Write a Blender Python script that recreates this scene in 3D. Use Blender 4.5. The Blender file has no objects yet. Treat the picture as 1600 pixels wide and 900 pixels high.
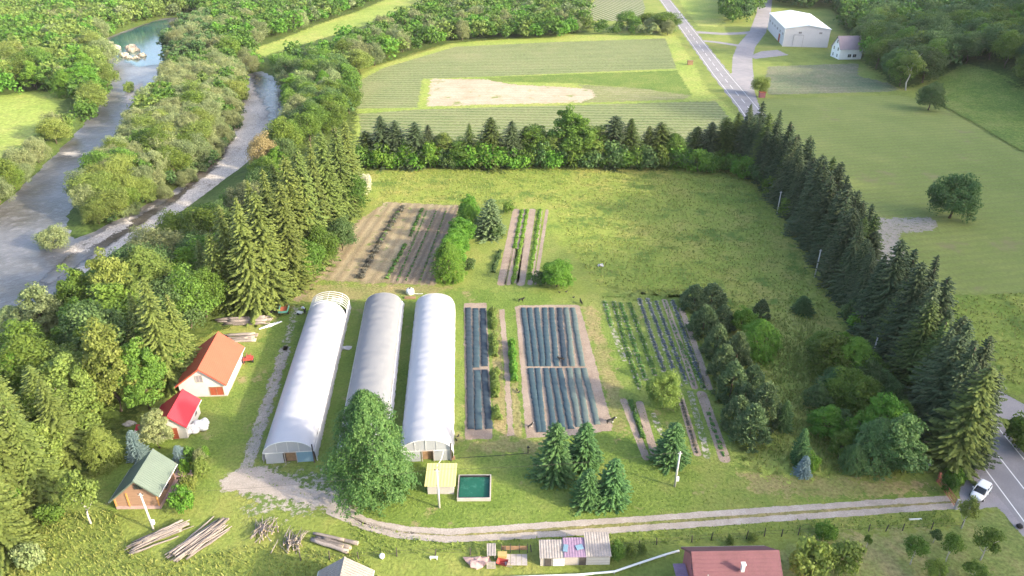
import bpy, math, random
import numpy as np
from mathutils import Vector

random.seed(7)
RNG = np.random.default_rng(7)
SC = bpy.context.scene
COL = SC.collection

# ------------------------------------------------------------------ camera, sky, sun, exposure
CAMH, FPX, PITCH = 65.0, 1130.0, math.radians(28.7)
cam_d = bpy.data.cameras.new('camera')
cam_d.sensor_width = 36.0
cam_d.lens = 36.0 * FPX / 1600.0
cam_d.clip_start, cam_d.clip_end = 0.5, 12000.0
cam = bpy.data.objects.new('camera', cam_d)
cam.location = (0, 0, CAMH)
cam.rotation_euler = (math.pi / 2 - PITCH, 0, 0)
COL.objects.link(cam)
SC.camera = cam

SUN_EL, SUN_AZ = math.radians(20.0), math.radians(24.0)      # azimuth: from +X towards the camera (-Y)
SUN_H = np.array([math.cos(SUN_AZ), -math.sin(SUN_AZ)])
SUN_D = Vector((SUN_H[0] * math.cos(SUN_EL), SUN_H[1] * math.cos(SUN_EL), math.sin(SUN_EL)))
world = bpy.data.worlds.new('World')
SC.world = world
world.use_nodes = True
wn = world.node_tree
sky = wn.nodes.new('ShaderNodeTexSky')
sky.sky_type = 'NISHITA'
sky.sun_disc = False
sky.sun_elevation = SUN_EL
sky.sun_rotation = math.atan2(SUN_D.x, SUN_D.y)
sky.air_density, sky.dust_density, sky.ozone_density = 0.75, 3.0, 0.4
bg = wn.nodes['Background']
bg.inputs['Strength'].default_value = 0.15
wn.links.new(sky.outputs[0], bg.inputs['Color'])
sun_l = bpy.data.lights.new('sun', 'SUN')
sun_l.energy = 2.45
sun_l.angle = math.radians(1.6)
sun_l.color = (1.0, 0.88, 0.66)
sun = bpy.data.objects.new('sun', sun_l)
sun.rotation_euler = SUN_D.to_track_quat('Z', 'Y').to_euler()
sun.location = (100, -40, 150)
COL.objects.link(sun)
SC.view_settings.view_transform = 'Standard'
SC.view_settings.look = 'None'
SC.view_settings.exposure = 2.18
SC.view_settings.gamma = 1.0
SC.render.engine = 'CYCLES'
SC.cycles.use_denoising = True
SC.cycles.max_bounces = 6
SC.cycles.transparent_max_bounces = 12
SC.cycles.caustics_reflective = SC.cycles.caustics_refractive = False

# ------------------------------------------------------------------ pixel -> ground helpers
SP, CP = math.sin(PITCH), math.cos(PITCH)
def P(px, py, z=0.0):
    u, v = (px - 800.0) / FPX, (py - 450.0) / FPX
    t = (CAMH - z) / (SP + v * CP)
    return (u * t, (CP - v * SP) * t, z)
def P2(px, py, z=0.0):
    return P(px, py, z)[:2]
def height(base_y, top_y, z=0.0):
    Y = P(800, base_y, z)[1]
    v = (top_y - 450.0) / FPX
    return CAMH - z - Y * (SP + v * CP) / (CP - v * SP)
def ppm(py):
    return FPX * (SP + (py - 450.0) / FPX * CP) / CAMH
def W(poly, z=0.0):
    return np.array([P2(x, y, z) for x, y in poly])

def seg_dist(poly, pts, closed=True):
    d = np.full(len(pts), 1e9)
    n = len(poly)
    for i in range(n if closed else n - 1):
        a, b = poly[i], poly[(i + 1) % n]
        ab = b - a
        t = np.clip(((pts - a) @ ab) / max(ab @ ab, 1e-9), 0, 1)
        d = np.minimum(d, np.hypot(*(pts - a - t[:, None] * ab).T))
    return d
def inside(poly, pts):
    r = np.zeros(len(pts), bool)
    x, y = pts[:, 0], pts[:, 1]
    n = len(poly)
    for i in range(n):
        (x1, y1), (x2, y2) = poly[i], poly[(i + 1) % n]
        c = ((y1 > y) != (y2 > y))
        xi = (x2 - x1) * (y - y1) / ((y2 - y1) if y2 != y1 else 1e-9) + x1
        r ^= c & (x < xi)
    return r
def sdf(poly, pts):
    d = seg_dist(poly, pts)
    return np.where(inside(poly, pts), d, -d)

# ------------------------------------------------------------------ river outline and terrain height
RIVER_Z = -2.0
RIVER = W([(-140, 450), (-160, 660), (-40, 560), (0, 520), (60, 470), (120, 425), (190, 378), (250, 345), (330, 290), (400, 235), (428, 192),
           (442, 160), (430, 125), (405, 112), (384, 120), (380, 150), (372, 200), (342, 245), (278, 300), (200, 340), (140, 372),
           (108, 385), (92, 352), (112, 300), (172, 240), (197, 200), (207, 165), (230, 140), (246, 124), (262, 110), (264, 90),
           (256, 76), (266, 62), (285, 52), (320, 38), (310, 28), (262, 28), (240, 34), (196, 49), (170, 60), (163, 78),
           (180, 103), (178, 140), (150, 180), (120, 215), (85, 250), (45, 290), (0, 330)], RIVER_Z)
def hz(pts):
    pts = np.atleast_2d(np.asarray(pts, float))
    x, y = pts[:, 0], pts[:, 1]
    h = np.zeros(len(pts))
    near = x < -15
    if near.any():
        s = sdf(RIVER, pts[near])
        t = np.clip((-s + 0.5) / 9.0, 0, 1)
        h[near] = -2.7 + 2.7 * t * t * (3 - 2 * t)
    x0 = np.interp(y, [-60, 0, 60, 185, 240, 297, 469, 700], [115, 120, 140, 180, 172, 140, 215, 330])
    xr = np.interp(y, [-60, 0, 60, 119, 190, 246, 300, 360, 470, 700], [268, 278, 288, 300, 340, 378, 398, 440, 520, 640])
    t = np.clip((x - x0) / (xr - x0), 0, 1)
    crest = 96 + 9 * np.sin(y / 17.0) + 6 * np.sin(y / 7.3 + 1) + 5 * np.sin(y / 41.0 + 2)
    h += crest * (0.35 * t + 0.65 * t * t)
    back = np.clip((x - xr) / 600.0, 0, 1)
    h += back * 60 * (x > xr)
    return h
def hz1(x, y):
    return float(hz([(x, y)])[0])

# ------------------------------------------------------------------ node materials
def nodes_of(name):
    m = bpy.data.materials.new(name)
    m.use_nodes = True
    nt = m.node_tree
    return m, nt, nt.nodes['Principled BSDF'], nt.nodes['Material Output']
def N(nt, kind, **kw):
    n = nt.nodes.new(kind)
    for k, v in kw.items():
        setattr(n, k, v)
    return n
def noise(nt, co, scale, detail=4.0, rough=0.6):
    n = N(nt, 'ShaderNodeTexNoise')
    n.inputs['Scale'].default_value = scale
    n.inputs['Detail'].default_value = detail
    n.inputs['Roughness'].default_value = rough
    nt.links.new(co, n.inputs['Vector'])
    return n.outputs['Fac']
def ramp(nt, fac, stops):
    r = N(nt, 'ShaderNodeValToRGB')
    el = r.color_ramp.elements
    while len(el) < len(stops):
        el.new(0.5)
    for e, (p, c) in zip(el, stops):
        e.position = p
        e.color = (*c, 1)
    nt.links.new(fac, r.inputs['Fac'])
    return r.outputs['Color']
def mix(nt, fac, a, b, blend='MIX'):
    m = N(nt, 'ShaderNodeMix', data_type='RGBA', blend_type=blend)
    for s, v in ((m.inputs[0], fac), (m.inputs[6], a), (m.inputs[7], b)):
        if isinstance(v, (int, float)):
            s.default_value = v
        elif isinstance(v, tuple):
            s.default_value = (*v, 1)
        else:
            nt.links.new(v, s)
    return m.outputs[2]
def maths(nt, op, a, b=0.0, c=0.0):
    m = N(nt, 'ShaderNodeMath', operation=op)
    for s, v in zip(m.inputs, (a, b, c)):
        if isinstance(v, (int, float)):
            s.default_value = v
        else:
            nt.links.new(v, s)
    return m.outputs[0]
def bump(nt, bsdf, h, strength, dist):
    b = N(nt, 'ShaderNodeBump')
    b.inputs['Strength'].default_value = strength
    b.inputs['Distance'].default_value = dist
    nt.links.new(h, b.inputs['Height'])
    nt.links.new(b.outputs[0], bsdf.inputs['Normal'])
def geo_pos(nt):
    return N(nt, 'ShaderNodeNewGeometry').outputs['Position']

def ground_mat(name, dark, mid, light, big=0.03, med=0.3, fine=3.0, rows=None, bump_h=0.25, edge=True, spots=None, edge_amp=1.2, rough=0.9, fine_amt=0.55, gain=1.0, edge_scale=0.55):
    if not isinstance(gain, tuple): gain = (gain,) * 3
    dark, mid, light = (tuple(min(.8, c * g) for c, g in zip(k, gain)) for k in (dark, mid, light))
    """Earth or turf: three noise scales, optional drill rows (angle, spacing, colour, amount), and a ragged outline."""
    m, nt, bs, out = nodes_of(name)
    co = geo_pos(nt)
    a = noise(nt, co, big, 3.0)
    b = noise(nt, co, med, 5.0, 0.65)
    c = noise(nt, co, fine, 4.0, 0.7)
    s = maths(nt, 'ADD', maths(nt, 'MULTIPLY', a, 0.55), maths(nt, 'MULTIPLY', b, 0.45))
    col = ramp(nt, s, [(0.34, dark), (0.5, mid), (0.66, light)])
    cf = ramp(nt, c, [(0.3, (1 - fine_amt,) * 3), (0.7, (1 + fine_amt * 0.7,) * 3)])
    col = mix(nt, 0.8, col, cf, 'MULTIPLY')
    hgt = c
    if spots:
        scol, thr, scl = spots
        sp = noise(nt, co, scl, 5.0, 0.7)
        f = N(nt, 'ShaderNodeMapRange')
        f.inputs['From Min'].default_value, f.inputs['From Max'].default_value = thr - 0.03, thr + 0.05
        nt.links.new(sp, f.inputs['Value'])
        col = mix(nt, f.outputs[0], col, scol)
    if rows:
        ang, spacing, rcol, amt = rows
        sx = N(nt, 'ShaderNodeSeparateXYZ')
        nt.links.new(co, sx.inputs[0])
        u = maths(nt, 'ADD', maths(nt, 'MULTIPLY', sx.outputs[0], math.cos(ang)), maths(nt, 'MULTIPLY', sx.outputs[1], math.sin(ang)))
        w = maths(nt, 'ADD', u, maths(nt, 'MULTIPLY', noise(nt, co, 0.6, 2.0), spacing * 0.5))
        w = maths(nt, 'SINE', maths(nt, 'MULTIPLY', w, 2 * math.pi / spacing))
        w = maths(nt, 'ADD', w, maths(nt, 'MULTIPLY', maths(nt, 'SUBTRACT', noise(nt, co, 1.3, 4.0, 0.8), 0.5), 3.0))
        f = N(nt, 'ShaderNodeMapRange')
        f.inputs['From Min'].default_value, f.inputs['From Max'].default_value = -0.4, 0.7
        f.inputs['To Max'].default_value = amt
        nt.links.new(w, f.inputs['Value'])
        col = mix(nt, f.outputs[0], col, rcol)
        hgt = maths(nt, 'ADD', hgt, maths(nt, 'MULTIPLY', w, 0.4))
    nt.links.new(col, bs.inputs['Base Color'])
    bs.inputs['Roughness'].default_value = rough
    bs.inputs['Specular IOR Level'].default_value = 0.12
    bump(nt, bs, hgt, 0.7, bump_h)
    if edge:
        at = N(nt, 'ShaderNodeAttribute', attribute_name='edge')
        e = maths(nt, 'ADD', at.outputs['Fac'], maths(nt, 'MULTIPLY', maths(nt, 'SUBTRACT', noise(nt, co, edge_scale, 7.0, 0.78), 0.5), edge_amp * 2.4))
        e = maths(nt, 'GREATER_THAN', e, 0.5)
        tr = N(nt, 'ShaderNodeBsdfTransparent')
        mx = N(nt, 'ShaderNodeMixShader')
        nt.links.new(e, mx.inputs[0])
        nt.links.new(tr.outputs[0], mx.inputs[1])
        nt.links.new(bs.outputs[0], mx.inputs[2])
        nt.links.new(mx.outputs[0], out.inputs[0])
    return m

def leaf_mat(name, dark, light, trans=0.35, vary=0.25, hue=0.03, gain=1.25):
    dark, light = tuple(c * gain for c in dark), tuple(c * gain for c in light)
    m, nt, bs, out = nodes_of(name)
    at = N(nt, 'ShaderNodeAttribute', attribute_name='tint')
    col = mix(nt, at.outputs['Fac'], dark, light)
    oi = N(nt, 'ShaderNodeObjectInfo')
    hs = N(nt, 'ShaderNodeHueSaturation')
    nt.links.new(maths(nt, 'ADD', maths(nt, 'MULTIPLY', oi.outputs['Random'], 2 * hue), 0.5 - hue), hs.inputs['Hue'])
    r2 = maths(nt, 'FRACT', maths(nt, 'MULTIPLY', oi.outputs['Random'], 7.31))
    nt.links.new(maths(nt, 'ADD', maths(nt, 'MULTIPLY', r2, 2 * vary), 1 - vary), hs.inputs['Value'])
    nt.links.new(col, hs.inputs['Color'])
    nt.links.new(hs.outputs[0], bs.inputs['Base Color'])
    bs.inputs['Roughness'].default_value = 0.6
    bs.inputs['Specular IOR Level'].default_value = 0.2
    tl = N(nt, 'ShaderNodeBsdfTranslucent')
    nt.links.new(hs.outputs[0], tl.inputs[0])
    mx = N(nt, 'ShaderNodeMixShader')
    mx.inputs[0].default_value = trans
    nt.links.new(bs.outputs[0], mx.inputs[1])
    nt.links.new(tl.outputs[0], mx.inputs[2])
    nt.links.new(mx.outputs[0], out.inputs[0])
    return m

def flat_mat(name, col, rough=0.7, vary=0.25, scale=1.5, bump_h=0.0, metal=0.0, spec=0.3, stretch=None, ribs=None, obj_vary=0.0):
    """Painted or weathered solid: base colour with grime noise; ribs = (axis, spacing) corrugation."""
    m, nt, bs, out = nodes_of(name)
    tc = N(nt, 'ShaderNodeTexCoord')
    co = tc.outputs['Object']
    if stretch:
        mp = N(nt, 'ShaderNodeMapping')
        mp.inputs['Scale'].default_value = stretch
        nt.links.new(co, mp.inputs[0])
        co2 = mp.outputs[0]
    else:
        co2 = co
    n1 = noise(nt, co2, scale, 6.0, 0.65)
    n2 = noise(nt, co2, scale * 6, 4.0, 0.7)
    s = maths(nt, 'ADD', maths(nt, 'MULTIPLY', n1, 0.6), maths(nt, 'MULTIPLY', n2, 0.4))
    lo = tuple(c * (1 - vary) for c in col)
    hi = tuple(min(0.92, c * (1 + vary * 0.7)) for c in col)
    c = ramp(nt, s, [(0.3, lo), (0.7, hi)])
    if obj_vary:
        oi = N(nt, 'ShaderNodeObjectInfo')
        hs = N(nt, 'ShaderNodeHueSaturation')
        nt.links.new(maths(nt, 'ADD', maths(nt, 'MULTIPLY', oi.outputs['Random'], 2 * obj_vary), 1 - obj_vary), hs.inputs['Value'])
        nt.links.new(c, hs.inputs['Color'])
        c = hs.outputs[0]
    nt.links.new(c, bs.inputs['Base Color'])
    bs.inputs['Roughness'].default_value = rough
    bs.inputs['Metallic'].default_value = metal
    bs.inputs['Specular IOR Level'].default_value = spec
    if ribs:
        sx = N(nt, 'ShaderNodeSeparateXYZ')
        nt.links.new(co, sx.inputs[0])
        w = maths(nt, 'SINE', maths(nt, 'MULTIPLY', sx.outputs[ribs[0]], 2 * math.pi / ribs[1]))
        bump(nt, bs, w, 0.8, ribs[2] if len(ribs) > 2 else 0.05)
    elif bump_h:
        bump(nt, bs, n2, 0.6, bump_h)
    return m

def plastic_mat(name, col, trans=0.35, rough=0.45, dirt=(0.6, 0.6, 0.55), dirt_amt=0.35, alpha=1.0, wr=0.04):
    m, nt, bs, out = nodes_of(name)
    tc = N(nt, 'ShaderNodeTexCoord')
    mp = N(nt, 'ShaderNodeMapping')
    mp.inputs['Scale'].default_value = (1.0, 0.35, 1.0)
    nt.links.new(tc.outputs['Object'], mp.inputs[0])
    n1 = noise(nt, mp.outputs[0], 0.7, 6.0, 0.7)
    f = N(nt, 'ShaderNodeMapRange')
    f.inputs['From Min'].default_value, f.inputs['From Max'].default_value, f.inputs['To Max'].default_value = 0.45, 0.75, dirt_amt
    nt.links.new(n1, f.inputs['Value'])
    c = mix(nt, f.outputs[0], col, dirt)
    nt.links.new(c, bs.inputs['Base Color'])
    bs.inputs['Roughness'].default_value = rough
    bs.inputs['Specular IOR Level'].default_value = 0.3
    mp2 = N(nt, 'ShaderNodeMapping')
    mp2.inputs['Scale'].default_value = (0.6, 2.4, 0.6)
    nt.links.new(tc.outputs['Object'], mp2.inputs[0])
    bump(nt, bs, noise(nt, mp2.outputs[0], 1.1, 4.0, 0.6), 0.6, wr)
    tl = N(nt, 'ShaderNodeBsdfTranslucent')
    nt.links.new(c, tl.inputs[0])
    mx = N(nt, 'ShaderNodeMixShader')
    mx.inputs[0].default_value = trans
    nt.links.new(bs.outputs[0], mx.inputs[1])
    nt.links.new(tl.outputs[0], mx.inputs[2])
    last = mx.outputs[0]
    if alpha < 1:
        tr = N(nt, 'ShaderNodeBsdfTransparent')
        m2 = N(nt, 'ShaderNodeMixShader')
        m2.inputs[0].default_value = alpha
        nt.links.new(tr.outputs[0], m2.inputs[1])
        nt.links.new(last, m2.inputs[2])
        last = m2.outputs[0]
    nt.links.new(last, out.inputs[0])
    return m

def water_mat(name, deep, shallow, ripples, rough=0.12, scale=0.12, stretch=(1, 1, 1), third=None, bh=0.05, edge=0.0):
    m, nt, bs, out = nodes_of(name)
    co = geo_pos(nt)
    mp = N(nt, 'ShaderNodeMapping')
    mp.inputs['Scale'].default_value = stretch
    nt.links.new(co, mp.inputs[0])
    a = noise(nt, mp.outputs[0], scale, 5.0, 0.6)
    col = ramp(nt, a, [(0.36, deep), (0.52, shallow), (0.68, third or shallow)])
    r = noise(nt, mp.outputs[0], ripples, 5.0, 0.7)
    f = N(nt, 'ShaderNodeMapRange')
    f.inputs['From Min'].default_value, f.inputs['From Max'].default_value, f.inputs['To Max'].default_value = 0.52, 0.72, 0.5
    nt.links.new(r, f.inputs['Value'])
    col = mix(nt, f.outputs[0], col, tuple(min(0.6, c * 1.7 + 0.05) for c in shallow))
    nt.links.new(col, bs.inputs['Base Color'])
    bs.inputs['Roughness'].default_value = rough
    bs.inputs['IOR'].default_value = 1.33
    bs.inputs['Specular IOR Level'].default_value = 0.45
    bump(nt, bs, r, 0.5, bh)
    if edge:
        at = N(nt, 'ShaderNodeAttribute', attribute_name='edge')
        e = maths(nt, 'ADD', at.outputs['Fac'], maths(nt, 'MULTIPLY', maths(nt, 'SUBTRACT', noise(nt, co, 0.22, 7.0, 0.78), 0.5), edge * 1.8))
        tr = N(nt, 'ShaderNodeBsdfTransparent')
        mx = N(nt, 'ShaderNodeMixShader')
        f = N(nt, 'ShaderNodeMapRange')
        f.inputs['From Min'].default_value, f.inputs['From Max'].default_value = 0.3, 0.7
        nt.links.new(e, f.inputs['Value'])
        nt.links.new(f.outputs[0], mx.inputs[0])
        nt.links.new(tr.outputs[0], mx.inputs[1])
        nt.links.new(bs.outputs[0], mx.inputs[2])
        nt.links.new(mx.outputs[0], out.inputs[0])
    return m

M = {}
M['meadow'] = ground_mat('meadow_turf', (0.085, 0.115, 0.028), (0.135, 0.165, 0.042), (0.19, 0.185, 0.06), 0.035, 0.25, 2.2, edge=False, gain=(1.42, 1.44, 1.27), fine_amt=0.38)
M['rough'] = ground_mat('rough_meadow', (0.10, 0.15, 0.028), (0.165, 0.195, 0.045), (0.23, 0.20, 0.07), 0.03, 0.2, 1.6, spots=((0.115, 0.175, 0.035), 0.56, 0.13), gain=(1.42, 1.44, 1.27), fine_amt=0.38)
M['lawn'] = ground_mat('mown_lawn', (0.078, 0.125, 0.024), (0.12, 0.165, 0.038), (0.175, 0.185, 0.06), 0.05, 0.3, 2.4, gain=(1.27, 1.29, 1.15), spots=((0.27, 0.225, 0.11), 0.63, 0.16), fine_amt=0.38)
M['hay'] = ground_mat('hay_meadow', (0.110, 0.140, 0.040), (0.138, 0.165, 0.050), (0.175, 0.19, 0.062), 0.02, 0.1, 1.5, rows=(1.75, 2.6, (0.155, 0.175, 0.06), 0.35), bump_h=0.08, fine_amt=0.3, gain=(1.42, 1.44, 1.27), spots=((0.21, 0.20, 0.085), 0.62, 0.07))
M['dry'] = ground_mat('dry_orchard_turf', (0.11, 0.14, 0.035), (0.19, 0.175, 0.07), (0.26, 0.20, 0.10), 0.08, 0.4, 2.2, gain=1.25)
M['clearing'] = ground_mat('clearing_turf', (0.17, 0.24, 0.05), (0.23, 0.28, 0.07), (0.30, 0.29, 0.10), 0.03, 0.15, 1.0, gain=(1.13, 1.14, 1.01))
M['verge'] = ground_mat('green_verge', (0.07, 0.12, 0.025), (0.11, 0.155, 0.035), (0.16, 0.18, 0.055), 0.1, 0.5, 2.0, gain=(1.27, 1.29, 1.15))
M['gravel'] = ground_mat('gravel', (0.285, 0.25, 0.215), (0.36, 0.315, 0.275), (0.43, 0.385, 0.34), 0.1, 0.8, 5.0, bump_h=0.05, fine_amt=0.3, edge_amp=1.0)
M['worn'] = ground_mat('worn_gravel_turf', (0.27, 0.25, 0.205), (0.34, 0.31, 0.26), (0.40, 0.36, 0.31), 0.1, 0.8, 5.0, bump_h=0.05, spots=((0.11, 0.16, 0.04), 0.47, 1.4), edge_amp=1.6)
M['trackworn'] = ground_mat('worn_track', (0.26, 0.24, 0.20), (0.33, 0.30, 0.255), (0.39, 0.35, 0.30), 0.1, 0.8, 5.0, bump_h=0.05, spots=((0.13, 0.165, 0.045), 0.57, 1.2), edge_amp=1.3)
M['orchard'] = ground_mat('orchard_grass', (0.10, 0.15, 0.035), (0.155, 0.18, 0.055), (0.25, 0.205, 0.095), 0.08, 0.4, 2.2, gain=1.25)
M['soil'] = ground_mat('tilled_soil', (0.235, 0.175, 0.135), (0.30, 0.235, 0.185), (0.36, 0.29, 0.235), 0.15, 1.0, 5.0, bump_h=0.08, fine_amt=0.35, edge_amp=0.5)
M['till'] = ground_mat('brown_tilth', (0.17, 0.13, 0.09), (0.23, 0.18, 0.13), (0.29, 0.23, 0.17), 0.1, 0.8, 4.0, rows=(-0.11, 1.25, (0.15, 0.115, 0.08), 0.6), bump_h=0.12, fine_amt=0.4, spots=((0.13, 0.16, 0.05), 0.62, 0.4))
M['straw'] = ground_mat('straw_soil', (0.20, 0.165, 0.09), (0.28, 0.23, 0.14), (0.35, 0.295, 0.19), 0.06, 0.6, 4.0, rows=(-0.11, 2.2, (0.22, 0.17, 0.105), 0.6), bump_h=0.1, fine_amt=0.35, spots=((0.14, 0.18, 0.05), 0.60, 0.35))
M['crop'] = ground_mat('young_crop', (0.085, 0.115, 0.045), (0.12, 0.148, 0.06), (0.165, 0.17, 0.085), 0.02, 0.12, 1.0, rows=(1.53, 3.2, (0.30, 0.29, 0.17), 0.45), bump_h=0.25, gain=(1.32, 1.34, 1.19))
M['corn'] = ground_mat('row_crop', (0.07, 0.12, 0.04), (0.09, 0.14, 0.05), (0.12, 0.16, 0.06), 0.02, 0.12, 1.0, rows=(0.25, 3.0, (0.30, 0.27, 0.19), 0.9), bump_h=0.5, gain=1.2)
M['bare'] = ground_mat('bare_earth', (0.33, 0.27, 0.18), (0.42, 0.35, 0.26), (0.48, 0.41, 0.31), 0.04, 0.2, 1.2, rows=(1.53, 3.5, (0.36, 0.32, 0.20), 0.3), bump_h=0.1, fine_amt=0.25, spots=((0.19, 0.22, 0.07), 0.62, 0.12))
M['weedy'] = ground_mat('weedy_earth', (0.17, 0.19, 0.07), (0.24, 0.24, 0.11), (0.32, 0.29, 0.17), 0.06, 0.3, 1.4, rows=(1.53, 3.5, (0.16, 0.2, 0.06), 0.4), bump_h=0.15)
M['stubble'] = ground_mat('stubble_field', (0.10, 0.14, 0.07), (0.17, 0.17, 0.10), (0.26, 0.21, 0.15), 0.03, 0.2, 1.2, rows=(1.53, 2.6, (0.09, 0.14, 0.07), 0.5), gain=1.2)
M['asphalt'] = ground_mat('asphalt', (0.20, 0.19, 0.20), (0.24, 0.23, 0.235), (0.29, 0.275, 0.28), 0.05, 0.4, 6.0, bump_h=0.01, fine_amt=0.15, edge_amp=0.25, gain=1.0)
M['apron'] = ground_mat('worn_asphalt', (0.25, 0.24, 0.25), (0.32, 0.30, 0.31), (0.39, 0.36, 0.35), 0.05, 0.4, 6.0, bump_h=0.01, fine_amt=0.2, edge_amp=0.6, gain=0.85)
M['bar'] = ground_mat('river_gravel', (0.215, 0.195, 0.175), (0.305, 0.28, 0.255), (0.39, 0.355, 0.32), 0.06, 0.6, 2.5, bump_h=0.3, fine_amt=0.75, spots=((0.13, 0.12, 0.10), 0.63, 0.35), edge_scale=0.2, edge_amp=1.2, gain=1.55)
M['sandbar'] = ground_mat('pale_sand', (0.36, 0.33, 0.28), (0.44, 0.40, 0.34), (0.50, 0.46, 0.40), 0.1, 0.8, 3.0, bump_h=0.05, fine_amt=0.15)
M['forest_floor'] = ground_mat('forest_floor', (0.05, 0.085, 0.02), (0.075, 0.115, 0.025), (0.11, 0.14, 0.035), 0.05, 0.3, 1.2)
M['line'] = flat_mat('road_paint', (0.72, 0.72, 0.70), 0.6, 0.15, 2.0)
M['river'] = water_mat('river_water', (0.085, 0.078, 0.066), (0.145, 0.143, 0.148), 0.45, 0.3, 0.035, third=(0.22, 0.215, 0.225), bh=0.5)
M['brook'] = water_mat('dark_brook', (0.06, 0.05, 0.04), (0.10, 0.085, 0.07), 1.0, 0.25, 0.15, third=(0.20, 0.18, 0.155), bh=0.1, edge=1.2)
M['pool'] = water_mat('turquoise_pool', (0.02, 0.085, 0.085), (0.045, 0.12, 0.10), 0.5, 0.15, 0.08, third=(0.10, 0.13, 0.09), bh=0.03, edge=0.6)
M['tankwater'] = water_mat('tank_water', (0.01, 0.075, 0.05), (0.015, 0.095, 0.062), 0.8, 0.06, 0.3, bh=0.01)

L = {}
L['broad'] = leaf_mat('leaf_green', (0.055, 0.105, 0.018), (0.12, 0.19, 0.03), 0.35, 0.22, 0.02)
L['bright'] = leaf_mat('leaf_bright_green', (0.07, 0.17, 0.02), (0.14, 0.26, 0.035), 0.4, 0.12, 0.012)
L['light'] = leaf_mat('leaf_yellow_green', (0.10, 0.15, 0.03), (0.20, 0.25, 0.06), 0.4, 0.15, 0.015)
L['dark'] = leaf_mat('leaf_dark_green', (0.042, 0.09, 0.028), (0.10, 0.16, 0.05), 0.3, 0.2, 0.015)
L['willow'] = leaf_mat('leaf_willow', (0.11, 0.15, 0.055), (0.21, 0.24, 0.11), 0.35, 0.2, 0.02)
L['hornbeam'] = leaf_mat('leaf_hornbeam', (0.03, 0.085, 0.022), (0.115, 0.20, 0.055), 0.3, 0.05, 0.005)
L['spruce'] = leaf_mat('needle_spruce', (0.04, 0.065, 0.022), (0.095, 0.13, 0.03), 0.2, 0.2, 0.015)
L['spruce_sunlit'] = leaf_mat('needle_spruce_sunlit', (0.052, 0.082, 0.022), (0.145, 0.185, 0.045), 0.25, 0.15, 0.012)  # same spruce, with warm sunlight put into the needle colour
L['spruce_dark'] = leaf_mat('needle_spruce_dark', (0.028, 0.048, 0.024), (0.07, 0.096, 0.04), 0.15, 0.2, 0.015)  # darker spruce copy, the hill's shade on the roadside row put into its colour
L['fir'] = leaf_mat('needle_fir', (0.025, 0.075, 0.03), (0.085, 0.17, 0.05), 0.2, 0.12, 0.01)
L['blue'] = leaf_mat('needle_blue', (0.07, 0.12, 0.12), (0.16, 0.22, 0.22), 0.2, 0.1, 0.01)
L['pine'] = leaf_mat('needle_pine', (0.045, 0.085, 0.035), (0.15, 0.205, 0.09), 0.25, 0.12, 0.012)
L['autumn'] = leaf_mat('leaf_tan', (0.17, 0.135, 0.06), (0.27, 0.215, 0.11), 0.35, 0.1, 0.01)
L['blossom'] = leaf_mat('leaf_pale_blossom', (0.32, 0.33, 0.22), (0.58, 0.58, 0.46), 0.35, 0.1, 0.01)
L['crop'] = leaf_mat('leaf_crop', (0.06, 0.14, 0.03), (0.13, 0.24, 0.06), 0.3, 0.15, 0.01)
L['crop_light'] = leaf_mat('leaf_lettuce', (0.12, 0.24, 0.03), (0.20, 0.34, 0.06), 0.35, 0.12, 0.01)
L['purple'] = leaf_mat('leaf_purple_cabbage', (0.06, 0.085, 0.085), (0.13, 0.15, 0.19), 0.2, 0.12, 0.01)
L['herb'] = leaf_mat('leaf_dark_herb', (0.06, 0.065, 0.05), (0.14, 0.13, 0.10), 0.2, 0.15, 0.02)
L['grass'] = leaf_mat('grass_blades', (0.145, 0.19, 0.042), (0.27, 0.27, 0.085), 0.4, 0.0, 0.0)
L['grass_green'] = leaf_mat('grass_blades_green', (0.12, 0.185, 0.036), (0.21, 0.265, 0.065), 0.4, 0.0, 0.0)
M['bark'] = flat_mat('bark', (0.13, 0.10, 0.075), 0.9, 0.4, 3.0, 0.03)
M['bark_pale'] = flat_mat('pale_bark', (0.46, 0.43, 0.38), 0.9, 0.4, 3.0, 0.03)
M['log'] = flat_mat('weathered_log', (0.24, 0.205, 0.185), 0.9, 0.4, 1.2, 0.02, stretch=(6, 6, 0.6), obj_vary=0.35)
M['log_end'] = flat_mat('sawn_end', (0.48, 0.37, 0.24), 0.9, 0.3, 3.0)
M['white_wall'] = flat_mat('limewash_wall', (0.52, 0.50, 0.47), 0.9, 0.18, 0.8, 0.01)
M['white_paint'] = flat_mat('white_paint', (0.76, 0.76, 0.75), 0.5, 0.1, 1.0)
M['orange_roof'] = flat_mat('orange_metal_roof', (0.50, 0.105, 0.06), 0.5, 0.10, 0.7, ribs=(1, 0.25, 0.02))
M['red_roof'] = flat_mat('red_metal_roof', (0.46, 0.035, 0.05), 0.5, 0.10, 0.7, ribs=(1, 0.25, 0.02))
M['green_roof'] = flat_mat('grey_green_metal_roof', (0.125, 0.16, 0.13), 0.5, 0.15, 0.7, ribs=(1, 0.3, 0.02))
M['plum_roof'] = flat_mat('plum_metal_roof', (0.145, 0.058, 0.068), 0.65, 0.25, 0.8, ribs=(0, 0.3, 0.015))
M['plum_wall'] = flat_mat('plum_metal_cladding', (0.30, 0.11, 0.12), 0.65, 0.2, 0.8)
M['tile_roof'] = flat_mat('weathered_tile_roof', (0.27, 0.24, 0.215), 0.85, 0.3, 1.5, ribs=(1, 0.3, 0.03))
M['yellow_roof'] = flat_mat('yellow_corrugated_sheet', (0.55, 0.49, 0.21), 0.5, 0.12, 0.8, ribs=(0, 0.4, 0.012))
M['grey_sheet'] = flat_mat('fibre_cement_sheet', (0.30, 0.27, 0.25), 0.85, 0.4, 1.5, ribs=(0, 0.3, 0.02))
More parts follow.
